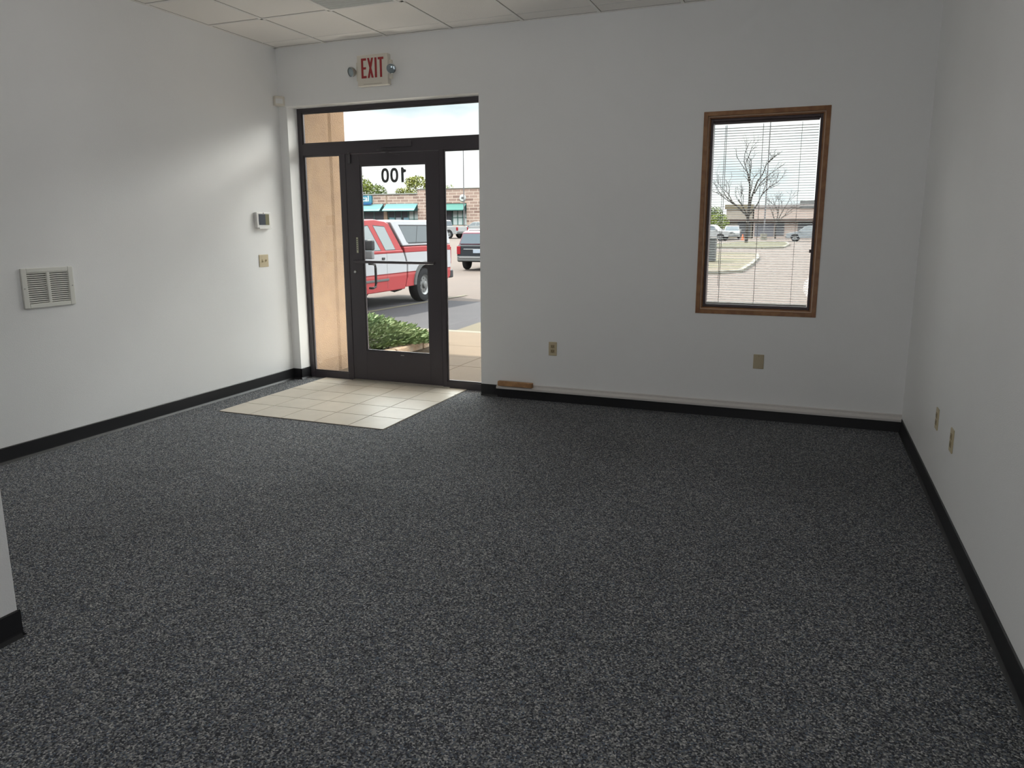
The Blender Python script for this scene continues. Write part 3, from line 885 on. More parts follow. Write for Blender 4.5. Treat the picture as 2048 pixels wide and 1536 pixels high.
def make_car(name, label, cat, paint, kind, loc, rotz, group=None, roofpaint=None, glass=None):
    """local x = forward, origin on the ground under the middle of the car"""
    glass = glass or M_cglass
    t = thing(name, label, cat, (0, 0, 0), group)
    if kind == 'sedan':
        hw, r, ax, axr = 0.90, 0.33, 1.40, -1.35
        low = [(2.30, .28), (2.36, .50), (2.25, .68), (1.0, .92), (-1.75, .98), (-2.30, .92), (-2.36, .55), (-2.30, .28)]
        gh = [(1.02, .90), (0.20, 1.40), (-0.05, 1.44), (-0.95, 1.42), (-1.80, .97)]
        win = [[(0.80, .96), (0.22, 1.35), (-0.28, 1.37), (-0.28, .96)], [(-0.36, .96), (-0.36, 1.37), (-0.92, 1.35), (-1.35, 1.02), (-1.35, .96)]]
        ws, rw = ((0.95, .945), (0.235, 1.375)), ((-1.70, 1.02), (-1.00, 1.395))
    elif kind == 'suv':
        hw, r, ax, axr = 0.93, 0.38, 1.45, -1.45
        low = [(2.30, .34), (2.38, .62), (2.32, .88), (1.15, 1.05), (-2.20, 1.12), (-2.30, 1.05), (-2.36, .60), (-2.28, .36)]
        gh = [(1.15, 1.04), (0.45, 1.62), (0.20, 1.68), (-1.75, 1.69), (-2.00, 1.62), (-2.22, 1.10)]
        win = [[(0.95, 1.12), (0.46, 1.56), (-0.25, 1.59), (-0.25, 1.12)], [(-0.33, 1.12), (-0.33, 1.59), (-1.15, 1.60), (-1.15, 1.12)], [(-1.23, 1.14), (-1.23, 1.60), (-1.75, 1.58), (-1.95, 1.16)]]
        ws, rw = ((1.10, 1.09), (0.48, 1.60)), ((-2.205, 1.14), (-2.03, 1.56))
    else:  # pickup
        hw, r, ax, axr = 0.97, 0.39, 1.85, -1.75
        low = [(2.75, .42), (2.82, .70), (2.78, 1.02), (1.55, 1.14), (0.0, 1.16), (-2.70, 1.16), (-2.76, .60), (-2.70, .42)]
        gh = [(1.55, 1.13), (0.95, 1.72), (0.70, 1.80), (-0.55, 1.80), (-0.80, 1.74), (-0.92, 1.15)]
        win = [[(1.35, 1.20), (0.95, 1.66), (0.25, 1.70), (0.25, 1.20)], [(0.17, 1.20), (0.17, 1.70), (-0.62, 1.70), (-0.75, 1.20)]]
        ws, rw = ((1.50, 1.18), (0.98, 1.69)), ((-0.905, 1.24), (-0.82, 1.68))
    # lower body with wheel arches
    R = r + 0.06
    cl = low[-1][1]
    dx = math.sqrt(max(R * R - (cl - r) ** 2, 0))
    th = math.asin((cl - r) / R)
    def arc(cx):
        n = 12
        return [(cx - R * math.cos(th + (PI - 2 * th) * k / n), r + R * math.sin(th + (PI - 2 * th) * k / n)) for k in range(n + 1)]
    prof = low + arc(axr) + arc(ax)
    b = MB(); b.prism(prof, 'y', -hw, hw)
    body = b.build('body', paint, t, bevel=0.03)
    b = MB(); b.prism(gh, 'y', -hw + .02, hw - .02, fn=taper_fn(gh[0][1], 0.22, hw))
    b.build('cabin', roofpaint or paint, t, bevel=0.025)
    for s in (1, -1):
        for w in win:
            b = MB(); side_poly(b, w, hw - .02, gh[0][1], 0.22, s); b.build('side_window', glass, t)
    def end_glass(nm, seg, sgn):
        (x0, z0), (x1, z1) = seg
        y0 = hw - .10; y1 = hw - .10 - (z1 - z0) * .22
        n = Vector((z1 - z0, 0, x0 - x1)).normalized() * sgn
        if n.x * sgn < 0: n = -n
        b = MB(); o = n * 0.02
        P = [Vector((x0, -y0, z0)), Vector((x0, y0, z0)), Vector((x1, y1, z1)), Vector((x1, -y1, z1))]
        A = [b.bm.verts.new(p + o) for p in P]; B = [b.bm.verts.new(p - o * .5) for p in P]
        b.face(A); b.face(B[::-1])
        for i in range(4): b.face([A[i], A[(i + 1) % 4], B[(i + 1) % 4], B[i]])
        return b.build(nm, glass, t)
    end_glass('windshield', ws, 1); end_glass('rear_window', rw, -1)
    for sx in (ax, axr):
        for s in (1, -1): wheel(t, sx, s * (hw - 0.11), r, 0.22, s)
    fx = max(p[0] for p in low); rx = min(p[0] for p in low); zt = low[2][1]
    b = MB(); b.box(fx - .12, fx + .05, -hw + .03, hw - .03, cl + .02, cl + .22); b.build('front_bumper', M_grey if kind != 'sedan' else paint, t, bevel=0.03)
    b = MB(); b.box(rx - .06, rx + .12, -hw + .03, hw - .03, cl + .04, cl + .26); b.build('rear_bumper', M_grey if kind != 'sedan' else paint, t, bevel=0.03)
    for s in (1, -1):
        b = MB(); b.box(fx - .14, fx + .012, min(s * (hw - .05), s * (hw - .38)), max(s * (hw - .05), s * (hw - .38)), zt - .17, zt - .03); b.build('headlight', M_head, t, bevel=0.02)
        b = MB(); b.box(rx - .012, rx + .14, min(s * (hw + .004), s * (hw - .16)), max(s * (hw + .004), s * (hw - .16)), cl + .33, cl + .68); b.build('taillight', M_tail, t, bevel=0.02)
        b = MB(); gx = gh[0][0] - .18; b.box(gx - .09, gx + .09, min(s * (hw - .03), s * (hw + .18)), max(s * (hw - .03), s * (hw + .18)), gh[0][1] + .03, gh[0][1] + .17); b.build('side_mirror', paint, t, bevel=0.02)
    b = MB(); b.box(fx - .02, fx + .016, -.42, .42, zt - .20, zt - .06); b.build('grille', M_black, t, bevel=0.01)
    t.location = loc
    t.rotation_euler = (0, 0, rotz)
    return t, dict(hw=hw, rx=rx, cl=cl, fx=fx)

# two-tone pickup with cap, nosed in at the walk: local x forward (-y in the world), rear axle at x = 0
def truck():
    ZG = 0.275
    t = thing('pickup_truck', 'red and white pickup truck with a white cap parked outside the door', 'truck', (0, 0, 0))
    m = bpy.data.materials.new('two_tone_paint')
    m.use_nodes = True
    nn = m.node_tree
    pb = nn.nodes['Principled BSDF']
    pb.inputs['Roughness'].default_value = 0.28
    pb.inputs['Coat Weight'].default_value = 0.3
    tcn = nn.nodes.new('ShaderNodeTexCoord'); sx = nn.nodes.new('ShaderNodeSeparateXYZ'); rp_ = nn.nodes.new('ShaderNodeValToRGB')
    mrn = nn.nodes.new('ShaderNodeMapRange'); mrn.inputs['From Max'].default_value = 2.0
    red = (0.19, 0.028, 0.030, 1); wht = (0.225, 0.225, 0.235, 1); dk = (0.10, 0.012, 0.014, 1)
    rp_.color_ramp.interpolation = 'CONSTANT'
    cols = [(0.0, red), (0.33, (0.22, 0.05, 0.05, 1)), (0.352, dk), (0.364, wht), (0.575, dk), (0.583, red)]
    while len(rp_.color_ramp.elements) < len(cols): rp_.color_ramp.elements.new(0.5)
    for e, (p, k) in zip(rp_.color_ramp.elements, cols): e.position = p; e.color = k
    nn.links.new(tcn.outputs['Object'], sx.inputs[0]); nn.links.new(sx.outputs['Z'], mrn.inputs['Value']); nn.links.new(mrn.outputs['Result'], rp_.inputs['Fac']); nn.links.new(rp_.outputs['Color'], pb.inputs['Base Color'])
    M_redp = mat('red_paint', red[:3], 0.28, coat=0.3)
    M_cap = mat('cap_white', (0.225, 0.225, 0.237), 0.4)
    hw = 0.97; r = 0.39
    AXF = 3.72
    def arc(cx, R=0.47, z0=0.36):
        th = math.asin((z0 - r) / R); n = 14
        return [(cx - R * math.cos(th + (PI - 2 * th) * k / n), r + R * math.sin(th + (PI - 2 * th) * k / n)) for k in range(n + 1)]
    # cab and hood below the windows
    gap = [(0.93, 0.36), (0.84, 0.60), (0.82, 0.88), (0.90, 1.06), (1.00, 1.225)]
    prof = [(4.52, 0.36), (4.60, 0.62), (4.56, 1.02), (4.45, 1.10), (3.42, 1.20), (3.30, 1.225)] + [(x, z) for x, z in gap[::-1]] + arc(AXF)
    b = MB(); b.prism(prof, 'y', -hw, hw); cab = b.build('cab_body', m, t, bevel=0.02)
    K = 0.16; Z0 = 1.21
    gh = [(3.36, 1.215), (2.72, 1.78), (2.45, 1.850), (1.95, 1.870), (1.55, 1.835), (1.40, 1.79), (0.99, 1.215)]
    b = MB(); b.prism(gh, 'y', -hw + .01, hw - .01, fn=taper_fn(Z0, K, hw)); b.build('cab_roof', M_redp, t, bevel=0.02)
    w_door = [(3.12, 1.235), (2.70, 1.70), (2.24, 1.735), (1.90, 1.235)]
    w_ext = [(1.70, 1.235), (2.03, 1.735), (1.60, 1.715), (1.30, 1.24)]
    for s in (1, -1):
        for nm, w in (('door_window', w_door), ('quarter_window', w_ext)):
            b = MB(); side_poly(b, w, hw - .01, Z0, K, s, 0.003); g = b.build(nm, M_cabglass, t)
            cx = sum(p[0] for p in w) / 4; cz = sum(p[1] for p in w) / 4
            b = MB(); big = [(cx + (p[0] - cx) * 1.05, cz + (p[1] - cz) * 1.06) for p in w]; side_poly(b, big, hw - .01, Z0, K, s, 0.0015, 0.003); b.build('window_seal', M_black, g)
        # door handle, moulding, mirror, seams, filler strip
        b = MB(); b.box(1.77, 1.88, min(s * hw, s * (hw + .018)), max(s * hw, s * (hw + .018)), 1.035, 1.085); b.build('door_handle', M_black, t, bevel=0.008)
        b = MB(); b.box(1.62, 2.6, min(s * hw, s * (hw + .012)), max(s * hw, s * (hw + .012)), 0.585, 0.635); b.build('side_molding', M_grey, t, bevel=0.006)
        b = MB(); b.box(1.667, 1.675, min(s * hw, s * (hw + .0015)), max(s * hw, s * (hw + .0015)), 0.42, 1.2); b.build('door_seam', M_grey, t)
        b = MB(); b.box(2.55, 2.67, min(s * (hw + .05), s * (hw + .27)), max(s * (hw + .05), s * (hw + .27)), 1.255, 1.46); mr_ = b.build('side_mirror', M_black, t, bevel=0.03)
        b = MB(); b.box(2.565, 2.66, min(s * (hw + .06), s * (hw + .26)), max(s * (hw + .06), s * (hw + .26)), 1.085, 1.245); b.build('lower_mirror', mat('mirror_back', (0.11, 0.11, 0.115), 0.4), mr_, bevel=0.02)
        b = MB(); b.tube([(2.64, s * (hw - .02), 1.20), (2.64, s * (hw + .08), 1.27)], 0.014, 8); b.tube([(2.64, s * (hw - .02), 1.08), (2.64, s * (hw + .08), 1.12)], 0.014, 8); b.build('mirror_arm', M_black, mr_)
    b = MB(); b.quad((3.36, -0.86, 1.25), (3.36, 0.86, 1.25), (2.78, 0.77, 1.775), (2.78, -0.77, 1.775)); b.quad((3.34, -0.86, 1.24), (3.34, 0.86, 1.24), (2.76, 0.77, 1.765), (2.76, -0.77, 1.765)); b.build('windshield', M_cglass, t)
    # bed
    bp = [(0.79, 0.60), (0.77, 0.88), (0.85, 1.06), (0.95, 1.285), (-1.36, 1.29), (-1.39, 0.9), (-1.33, 0.50), (-1.2, 0.45)] + arc(0.0, 0.47, 0.40) + [(0.88, 0.40)]
    b = MB(); b.prism(bp, 'y', -hw, hw); b.build('bed', m, t, bevel=0.015)
    for s in (1, -1):
        b = MB()
        for k in range(14):
            a0 = PI * (0.02 + 0.96 * k / 14); a1 = PI * (0.02 + 0.96 * (k + 1) / 14)
            q = [(rr * math.cos(a), 0.39 + rr * math.sin(a)) for rr, a in ((0.465, a0), (0.545, a0), (0.545, a1), (0.465, a1))]
            b.prism(q, 'y', min(s * (hw - .02), s * (hw + .035)), max(s * (hw - .02), s * (hw + .035)))
        bmesh.ops.remove_doubles(b.bm, verts=b.bm.verts[:], dist=1e-5)
        b.build('fender_flare', M_grey, t)
    # cap
    cp = [(0.955, 1.30), (1.36, 1.825), (1.15, 1.865), (-1.20, 1.865), (-1.31, 1.83), (-1.40, 1.30)]
    b = MB(); b.prism(cp, 'y', -hw + .015, hw - .015, fn=taper_fn(1.30, 0.14, hw)); cap = b.build('bed_cap', M_cap, t, bevel=0.025)
    cw = [(0.76, 1.375), (1.0, 1.735), (-1.05, 1.735), (-1.15, 1.375)]
    for s in (1, -1):
        b = MB(); side_poly(b, cw, hw - .015, 1.30, 0.14, s, 0.004); g = b.build('cap_window', M_tglass, cap)
        b = MB(); side_poly(b, [(0.70, 1.345), (1.03, 1.762), (-1.08, 1.762), (-1.19, 1.345)], hw - .015, 1.30, 0.14, s, 0.002, 0.003); b.build('window_seal', M_black, cap)
        b = MB(); side_poly(b, [(0.34, 1.375), (0.36, 1.375), (0.20, 1.735), (0.18, 1.735)], hw - .015, 1.30, 0.14, s, 0.006); b.build('window_divider', M_black, cap)
        b = MB(); b.box(-1.41, -1.36, min(s * hw, s * (hw - .14)), max(s * hw, s * (hw - .14)), 0.82, 1.24); b.build('taillight', M_tail, t, bevel=0.015)
        b = MB(); b.box(4.48, 4.585, min(s * (hw - .08), s * (hw - .34)), max(s * (hw - .08), s * (hw - .34)), 0.82, 1.0); b.build('headlight', M_head, t, bevel=0.02)
    b = MB(); b.box(-1.56, -1.36, -hw + .02, hw - .02, 0.46, 0.66); b.build('rear_bumper', M_black, t, bevel=0.03)
    b = MB(); b.box(4.50, 4.72, -hw + .02, hw - .02, 0.40, 0.64); b.build('front_bumper', M_chrome, t, bevel=0.04)
    b = MB(); b.box(4.50, 4.60, -.55, .55, 0.72, 1.02); b.build('grille', M_black, t, bevel=0.01)
    b = MB(); b.tube([(1.05, 0.55, 0.36), (0.7, 0.55, 0.28), (0.3, 0.5, 0.30)], 0.03, 8); b.box(-1.1, 3.2, -.45, -.35, .36, .46); b.box(-1.1, 3.2, .35, .45, .36, .46); b.tube([(0, -.8, .39), (0, .8, .39)], 0.06, 10); b.build('chassis', M_dark, t)
    for (x, s) in ((0.0, 1), (0.0, -1), (AXF, 1), (AXF, -1)): wheel(t, x, s * (hw - 0.12), r, 0.26, s)
    t.location = (-4.73, 9.68, -ZG)
    t.rotation_euler = (0, 0, -PI / 2)
    return t
truck()

# dark SUV, rear towards the viewer
M_navy = mat('charcoal_paint', od((0.035, 0.042, 0.055), OV), 0.22, coat=0.5)
M_maroon = mat('maroon_paint', (0.075, 0.022, 0.032), 0.4)
sv, sp_ = make_car('parked_suv', 'dark charcoal SUV with red taillights parked rear to the door beyond the truck', 'car', M_navy, 'suv', (0, 0, 0), 0, roofpaint=M_maroon)
b = MB(); b.box(-2.345, -2.30, -0.62, 0.62, 0.90, 0.93); b.build('chrome_strip', M_chrome, sv)
b = MB(); b.box(-2.44, -2.40, -0.80, 0.80, 0.545, 0.575); b.build('bumper_strip', M_chrome, sv)
b = MB(); b.box(-2.372, -2.34, -0.17, 0.17, 0.75, 0.90); b.build('license_plate', mat('plate', (0.16, 0.18, 0.21), 0.4), sv)
for s in (1, -1):
    b = MB(); b.tube([(0.1, s * .66, 1.69), (0.0, s * .66, 1.745), (-1.6, s * .66, 1.75), (-1.7, s * .66, 1.69)], 0.018, 8); b.build('roof_rail', M_chrome, sv)
sv.location = (-8.82, 25.95, gz(-8.8, 25))
sv.rotation_euler = (0, 0, PI / 2 + 0.05)

M_cwhite = mat('white_car_paint', od((0.950, 0.950, 0.950), OV), 0.3, coat=0.4)
M_csilver = mat('silver_car_paint', od((0.660, 0.704, 0.748), OV), 0.3, coat=0.4)
def far_car(name, label, cat, paint, kind, x, y, rot, group, glass=None):
    return make_car(name, label, cat, paint, kind, (x, y, gz(x, y)), rot, group, glass=glass)[0]
far_car('parked_pickup', 'white pickup seen through the right side light, behind the red truck', 'truck', M_cwhite, 'pickup', -30.2, 62.3, PI * 0.95, 'parked cars by the brick shops')
far_car('parked_sedan', 'white sedan parked before the brick shops, nose to the left', 'car', M_cwhite, 'sedan', -32.6, 77.0, PI * 0.93, 'parked cars by the brick shops', M_tglass)
far_car('parked_van', 'pale white car half hidden behind the dark SUV roof', 'car', M_cwhite, 'suv', -25.2, 68.0, PI * 0.93, 'parked cars by the brick shops', M_tglass)
far_car('parked_pickup', 'white truck at the left edge of the window view', 'truck', M_cwhite, 'pickup', -6.5, 84.5, -PI * 0.06, 'cars seen through the window')
far_car('parked_suv', 'small white car beside the white truck in the window view', 'car', M_cwhite, 'suv', -4.3, 91.0, -PI * 0.48, 'cars seen through the window')
far_car('parked_sedan', 'silver car at the right edge of the window view', 'car', M_csilver, 'suv', 4.7, 82.6, PI * 0.97, 'cars seen through the window', M_tglass)

# ------------------------------------------------------------------ brick shops across the lot
FYb = 90.0
M_coping = mat('coping', od((0.950, 0.950, 0.864), OV), 0.7)
M_pier = mat('tan_brick', od((0.920, 0.644, 0.460), OV), 0.9)
M_shopg = mat('shop_glass', (0.033, 0.033, 0.039), 0.1)
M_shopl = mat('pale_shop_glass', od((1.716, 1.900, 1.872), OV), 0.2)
M_frame_g = mat('green_frame', (0.05, 0.10, 0.09), 0.5)
M_awn = mat('mint_awning', od((0.501, 0.950, 0.950), OV), 0.8)
M_awng = mat('green_awning', od((0.343, 0.805, 0.683), OV), 0.8)
M_awnd = mat('awning_end', od((0.06, 0.19, 0.19), OV), 0.8)
bd = thing('shop_building', 'long brick shop building with teal awnings across the parking lot', 'building', (-50, 95, 0.8))
ZB = 0.75
b = MB()
b.box(-95, -47.75, FYb, FYb + 16, 3.75, 6.12)                         # brick band left
b.box(-52.95 - .55, -52.95 + .0, FYb, FYb + 1, ZB, 3.75)
b.box(-47.75, -28, FYb - 0.25, FYb + 16, 4.75, 6.75)                  # raised front
b.box(-47.75, -45.6, FYb - 0.25, FYb + 1, ZB, 4.75)                   # pier
b.box(-40.05, -28, FYb - 0.25, FYb + 1, ZB, 4.75)
b.box(-45.6, -44.3, FYb - 0.25, FYb + 1, ZB, 4.75)
b.build('brick_walls', M_brick, bd)
b = MB(); b.box(-95, -47.75, FYb - 0.15, FYb + 16, 6.12, 6.26); b.box(-47.85, -28, FYb - 0.4, FYb + 16, 6.75, 6.82); b.build('roof_coping', M_coping, bd)
b = MB(); b.box(-53.52, -52.93, FYb - 0.05, FYb + 0.5, ZB, 3.8); b.box(-53.1, -52.9, FYb - 0.02, FYb + 0.2, 4.7, 6.12); b.build('tan_pier', M_pier, bd)
b = MB(); b.box(-95, -40, FYb + 1.0, FYb + 14, ZB - .3, 4.6); b.build('shop_interior', mat('shop_dark', (0.05, 0.045, 0.05), 0.9), bd)
b = MB(); b.box(-44.3, -40.05, FYb + 0.0, FYb + 0.3, ZB, 1.75); b.box(-95, -47.75, FYb + 0.0, FYb + 0.3, ZB, 1.4); b.build('bulkhead', M_brick, bd)
def shopwin(x0, x1, z0, z1, m, nx, nz):
    b = MB(); b.box(x0, x1, FYb + 0.25, FYb + 0.30, z0, z1); p = b.build('shop_window', m, bd)
    b = MB()
    for i in range(nx + 1): xx = x0 + (x1 - x0) * i / nx; b.box(xx - .06, xx + .06, FYb + 0.18, FYb + 0.27, z0, z1)
    for i in range(nz + 1): zz = z0 + (z1 - z0) * i / nz; b.box(x0, x1, FYb + 0.18, FYb + 0.27, zz - .05, zz + .05)
    b.build('window_frame', M_frame_g, p)
shopwin(-60.5, -53.55, 1.4, 3.8, M_shopg, 4, 1)
shopwin(-52.9, -49.6, 1.4, 3.8, M_shopg, 3, 1)
shopwin(-49.5, -47.78, 1.4, 3.8, M_shopl, 2, 2)
shopwin(-44.25, -42.5, 0.8, 3.8, M_shopg, 1, 1)
shopwin(-42.45, -40.08, 1.75, 3.8, M_shopl, 3, 2)
for k, x in enumerate((-58.3, -52.7, -51.6, -50.3)):
    b = MB(); b.box(x, x + .85, FYb + 0.12, FYb + 0.20, 2.2, 2.85); b.build('window_poster', mat('poster', ((0.10, 0.18, 0.18), (0.08, 0.15, 0.17), (0.15, 0.17, 0.19), (0.10, 0.17, 0.20))[k], 0.6), bd)
def awning(x0, x1, m):
    b = MB(); f = [(FYb, 4.80), (FYb - 1.25, 3.84), (FYb - 1.25, 3.72), (FYb, 3.72)]
    b.prism(f, 'x', x0, x1); a = b.build('awning', m, bd)
    b = MB(); b.prism(f, 'x', x1, x1 + .05); b.prism(f, 'x', x0 - .05, x0); b.box(x0, x1, FYb - 1.27, FYb - 1.25, 3.70, 3.78); b.build('awning_end', M_awnd, a)
awning(-62.0, -53.55, M_awn)
awning(-53.05, -47.85, M_awn)
awning(-44.6, -40.15, M_awng)
# sign on the fascia
b = MB(); b.box(-59.6, -55.35, FYb - 0.35, FYb, 4.95, 6.02); sg = b.build('shop_sign', mat('sign_teal', (0.03, 0.11, 0.15), 0.5), bd)
b = MB(); b.box(-59.6, -55.35, FYb - 0.37, FYb - .30, 4.72, 5.02); b.build('sign_base', mat('sign_blue', (0.012, 0.055, 0.13), 0.5), sg)
b = MB(); text_bm(b, 'optical', 1.15, (-57.25, FYb - 0.37, 5.22), (1, 0, 0), (0, 0, 1), sx=1.0, bold=0.02, depth=0.03); b.build('sign_letters', mat('sign_white', (0.30, 0.32, 0.32), 0.5), sg)
b = MB(); b.lathe([(0.0, -0.12), (0.42, -0.10), (0.50, 0.0), (0.50, 0.1)], (-40.6, FYb - 0.30, 5.45), (0, 1, 0), 24)
rsn = b.build('round_sign', mat('round_white', (0.27, 0.275, 0.265), 0.5), bd, smooth=True)
b = MB(); b.lathe([(0.0, -0.15), (0.16, -0.14), (0.18, -0.1)], (-40.6, FYb - 0.30, 5.45), (0, 1, 0), 16); b.build('sign_center', M_grey, rsn)

def light_pole(x, y, h, r, label, cone=True):
    z = gz(x, y)
    t = thing('light_pole', label, 'light pole', (x, y, z), 'parking lot light poles')
    b = MB(); b.tube([(x, y, z + .7), (x, y, z + h)], [r, r * .75], 10); b.build('pole', M_bronze2, t)
    b = MB(); b.tube([(x, y, z - .1), (x, y, z + .78)], 0.38, 16); b.build('concrete_base', M_curb, t)
    b = MB(); b.box(x - .9, x + .9, y - .15, y + .15, z + h, z + h + .18); b.build('lamp_head', M_bronze2, t, bevel=0.04)
light_pole(-0.42, 88.7, 14.6, 0.085, 'tall light pole on a pale round base, seen through the window')
light_pole(-38.2, 85.0, 10.9, 0.075, 'slim light pole before the green awning, seen beside the door')

# ------------------------------------------------------------------ beige building seen through the window
M_b2wall = mat('pink_stucco', od((1.40, 1.10, 0.96), OV), 0.9)
M_b2par = mat('grey_parapet', od((0.887, 0.764, 0.737), OV), 0.9)
M_b2eave = mat('brown_eave', od((0.280, 0.200, 0.170), OV), 0.9)
M_b2dark = mat('garage_dark', (0.05, 0.05, 0.055), 0.6)
b2 = thing('low_building', 'low pinkish flat roofed building beyond the bare trees', 'building', (8, 104, 0))
b = MB(); b.box(-2.4, 26, 100, 116, -0.2, 3.90); b.build('wall', M_b2wall, b2)
b = MB(); b.box(-2.5, 26.2, 99.8, 116, 3.90, 4.28); b.build('parapet', M_b2par, b2)
b = MB(); b.box(-2.6, 26, 98.9, 100.0, 2.20, 2.48); b.build('eave', M_b2eave, b2)
for x0, x1 in ((0.37, 1.5), (3.2, 6.8), (8.5, 12)):
    b = MB(); b.box(x0, x1, 99.9, 100.02, 0.3, 1.98); b.build('garage_door', M_b2dark, b2)
b = MB(); b.box(-2.2, 0.2, 99.9, 100.02, 0.2, 1.9); b.build('window', mat('b2_window', (0.07, 0.068, 0.078), 0.3), b2)
b = MB(); b.box(3.25, 5.9, 101, 104, 4.15, 4.85); b.box(3.2, 5.2, 99.72, 99.85, 3.86, 4.10); b.build('rooftop_unit', M_grey, b2)
b3 = thing('tan_building', 'tan roofed building left of the bare tree trunk in the window view', 'building', (-5, 106, 0))
b = MB(); b.box(-6.2, -2.7, 102, 116, -0.2, 3.85); b.build('wall', mat('cream_wall', (0.17, 0.145, 0.12), 0.9), b3)
b = MB(); b.box(-6.4, -2.6, 101.7, 116, 3.85, 4.40); b.build('roof_band', mat('brown_roof', (0.075, 0.06, 0.038), 0.9), b3)
b = MB(); b.box(-6.4, -2.6, 101.2, 102.0, 2.15, 2.42); b.build('eave', M_b2eave, b3)
b = MB(); b.box(-4.6, -2.9, 101.9, 102.02, 0.1, 2.1); b.build('garage_door', M_b2dark, b3)

# traffic cone far off by the cars
zc = gz(-2.79, 88.2)
t = thing('traffic_cone', 'small orange traffic cone beyond the bare tree in the window view', 'traffic cone', (-2.79, 88.2, zc))
M_or = mat('cone_orange', (0.248, 0.056, 0.020), 0.6)
b = MB(); b.lathe([(0.16, 0.03), (0.03, 0.75), (0.0, 0.75)], (-2.79, 88.2, zc), (0, 0, 1), 16); b.build('cone', M_or, t)
b = MB(); b.box(-2.99, -2.59, 88.0, 88.4, zc, zc + .04); b.build('base', M_or, t)
# utility cabinet at the left edge of the window view
zc = gz(-0.2, 32.5)
t = thing('utility_cabinet', 'grey utility cabinet on the island at the left edge of the window view', 'utility cabinet', (-0.25, 32.6, zc + .1))
M_util = mat('utility_grey', od((0.22, 0.225, 0.22), OV), 0.6)
b = MB(); b.box(-0.75, 0.28, 32.3, 33.0, zc + .1, zc + 1.22); b.build('cabinet_body', M_util, t, bevel=0.03)
b = MB(); b.box(-0.80, 0.33, 32.25, 33.05, zc + 1.22, zc + 1.28); b.build('lid', M_util, t, bevel=0.02)

# ------------------------------------------------------------------ islands
def island(name, pts, m):
    b = MB(); b.prism(pts, 'z', 0, 1, fn=lambda x, y, z: (x, y, gz(x, y) + (0.10 if z > .5 else -0.2)))
    o = struct(b.build(name, m))
    cx = sum(p[0] for p in pts) / len(pts); cy = sum(p[1] for p in pts) / len(pts)
    b = MB(); n = len(pts)
    for i in range(n):
        (x0, y0), (x1, y1) = pts[i], pts[(i + 1) % n]
        e = Vector((x1 - x0, y1 - y0)); q = Vector((e.y, -e.x)).normalized() * 0.18
        if q.dot(Vector((x0 - cx, y0 - cy))) < 0: q = -q
        b.prism([(x0, y0), (x1, y1), (x1 + q.x, y1 + q.y), (x0 + q.x, y0 + q.y)], 'z', 0, 1, fn=lambda x, y, z: (x, y, gz(x, y) + (0.12 if z > .5 else -0.2)))
    c = b.build('curb', M_curb, o)
    c.location -= o.location - Vector((0, 0, 0)) if False else Vector((0, 0, 0))
    return o
M_isl = mat('tan_gravel', od((0.30, 0.235, 0.17), OG), 0.95, vary=(0.4, od((0.24, 0.21, 0.115), OG), 0.42, 0.62))
island('traffic_island', [(-7.0, 24.3), (1.3, 24.8), (1.95, 26.0), (2.0, 31.5), (1.9, 38), (1.5, 43.5), (-4, 46), (-8, 40)], M_isl)
island('traffic_island', [(-3.2, 56), (1.2, 55.5), (2.6, 57.5), (2.9, 66), (2.4, 74), (-1.5, 76), (-3.6, 66)], M_grass)

# ------------------------------------------------------------------ trees
def leafy(name, label, x, y, h, cr, m, seed, n=1500, group=None, squash=0.8):
    rs = random.Random(seed)
    z = gz(x, y)
    t = thing(name, label, 'tree', (x, y, z), group)
    b = MB(); b.tube([(x, y, z - .2), (x + .1, y, z + h * .45), (x - .1, y, z + h * .75)], [h * .03, h * .022, h * .01], 8)
    for k in range(6):
        a = rs.uniform(0, 2 * PI); b.tube([(x, y, z + h * .4), (x + cr * .6 * math.cos(a), y + cr * .6 * math.sin(a), z + h * (.65 + .2 * rs.random()))], [h * .014, h * .004], 6)
    b.build('trunk', M_bark, t)
    b = MB()
    cz = z + h - cr * squash
    blobs = [(x, y, cz, cr)] + [(x + cr * .62 * math.cos(a), y + cr * .62 * math.sin(a), cz + cr * rs.uniform(-.5, .45), cr * rs.uniform(.35, .55)) for a in [2 * PI * k / 9 + rs.uniform(-.3, .3) for k in range(9)]]
    for k in range(n):
        bx, by, bz, br = blobs[rs.randrange(len(blobs))] if rs.random() < .75 else blobs[0]
        d = Vector((rs.gauss(0, 1), rs.gauss(0, 1), rs.gauss(0, 1))).normalized() * br * rs.uniform(.55, 1.0) ** .6
        P = Vector((bx + d.x, by + d.y, bz + d.z * squash))
        u = Vector((rs.gauss(0, 1), rs.gauss(0, 1), rs.gauss(0, 1))).normalized(); v = u.cross(Vector((rs.gauss(0, 1), rs.gauss(0, 1), rs.gauss(0, 1)))).normalized()
        s = cr * rs.uniform(.045, .095)
        b.quad(P - u * s, P + v * s * .7, P + u * s, P - v * s * .7)
    b.build('foliage', m, t)
g1 = 'leafy trees behind the brick shops'
leafy('leafy_tree', 'yellow green tree behind the shop roof at the left edge of the door glass', -72.6, 113, 9.8, 2.4, M_leaf, 1, group=g1)
leafy('leafy_tree', 'darker green tree behind the shops, just left of the house number', -74.0, 121, 8.8, 2.3, M_leafd, 2, group=g1)
leafy('leafy_tree', 'yellowish leafy tree behind the shop roof below the house number', -60.6, 114, 9.5, 2.5, M_leafy, 3, group=g1)
leafy('leafy_tree', 'low yellowish tree behind the shop roof, left of the tall one', -67.6, 121, 8.0, 2.0, M_leafy, 4, group=g1)
leafy('leafy_tree', 'small pale tree tip above the shops beside the door', -55.6, 115, 7.9, 1.6, M_leaf, 5, n=500, group=g1)
g2 = 'leafy trees at the left of the window view'
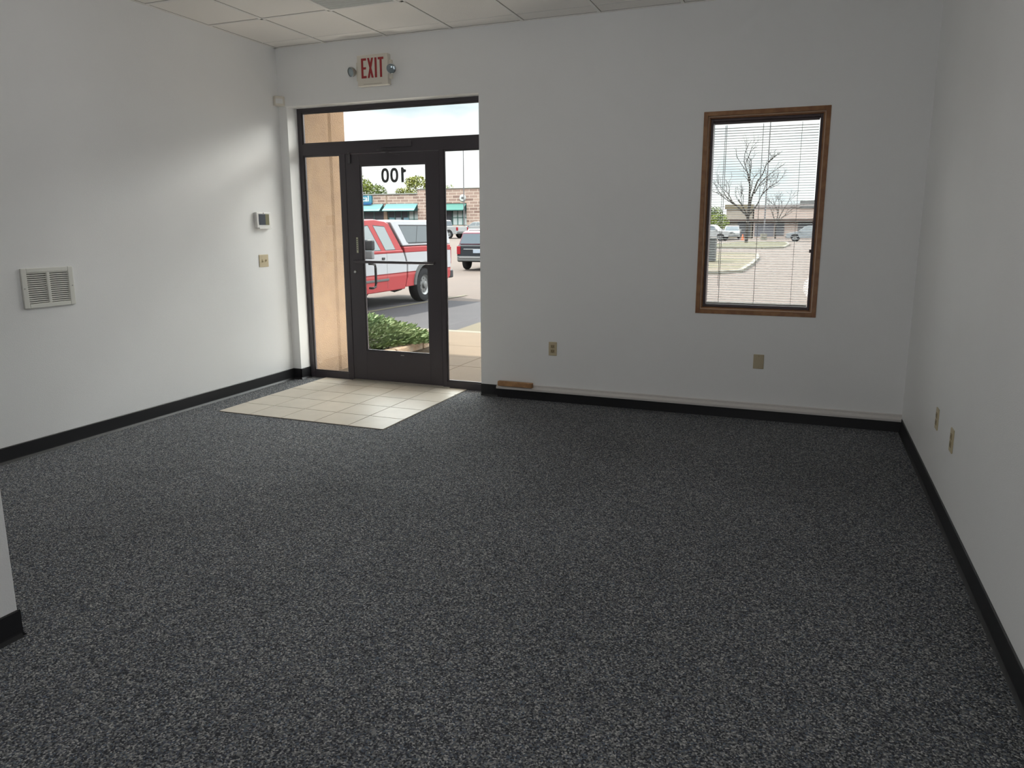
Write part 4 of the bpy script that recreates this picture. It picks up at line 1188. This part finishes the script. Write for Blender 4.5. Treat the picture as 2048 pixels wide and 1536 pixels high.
leafy('leafy_tree', 'dark green tree at the far left of the window view', -9.0, 108, 4.5, 1.6, M_leafd, 6, group=g2)
leafy('leafy_tree', 'bright green bush right of the dark tree in the window view', -6.9, 99, 3.3, 1.5, M_leaf, 8, group=g2)

def bare(name, label, x, y, h, seed, r0, main, spread, depth=4, group=None):
    rs = random.Random(seed)
    z = gz(x, y)
    t = thing(name, label, 'tree', (x, y, z), group)
    b = MB()
    b.tube([(x, y, z - .3), (x + main[0][0], y, z + main[0][1])] , [r0, r0 * .8], 8)
    bm2 = MB()
    def grow(p, d, L, r, k):
        q = p + d * L
        mid = p + d * L * .5 + Vector((rs.uniform(-1, 1), rs.uniform(-1, 1), rs.uniform(-.3, .5))) * L * .07
        bm2.tube([p, mid, q], [r, r * .8, r * .6], 5 if k > 1 else 4, cap=False)
        if k <= 0: return
        for i in range(rs.choice((2, 3, 3))):
            a = rs.uniform(0, 2 * PI)
            dd = (d + Vector((math.cos(a), math.sin(a), rs.uniform(-.1, .5))) * spread).normalized()
            s0 = rs.uniform(.45, 1.0)
            grow(p + (q - p) * s0, dd, L * rs.uniform(.5, .78), r * .55, k - 1)
    p = Vector((x + main[0][0], y, z + main[0][1]))
    for (dx, dy, dz, L, rr) in main[1:]:
        grow(p, Vector((dx, dy, dz)).normalized(), L, r0 * rr, depth)
    b.build('trunk', M_bark, t)
    bm2.build('branches', M_bark, t)
g3 = 'bare trees in the window view'
bare('bare_tree', 'tall leafless tree in the middle of the window view', -1.15, 71.7, 10, 11, 0.17,
     [(0.03, 2.6), (-0.85, .1, .75, 3.0, .6), (0.0, .0, 1, 3.2, .75), (0.22, -.1, 1, 3.6, .7), (0.55, .2, 1, 2.6, .5), (-.5, -.3, .9, 2.0, .4)], 0.62, 4, g3)
bare('bare_tree', 'smaller leafless tree right of the light pole in the window view', 0.66, 94.3, 7, 12, 0.10,
     [(0.0, 1.9), (0.45, .1, 1, 2.2, .7), (-.4, .2, 1, 2.0, .7), (0.9, -.2, .9, 2.0, .6), (0.1, .3, 1, 2.3, .7)], 0.75, 4, g3)

# outdoor specular and coat cut so bright sky reflections do not wash out colours
for m_ in bpy.data.materials:
    if m_.name not in INDOOR and m_.node_tree and 'Principled BSDF' in m_.node_tree.nodes:
        p_ = m_.node_tree.nodes['Principled BSDF']
        p_.inputs['Specular IOR Level'].default_value = 0.12
        p_.inputs['Coat Weight'].default_value = 0.0
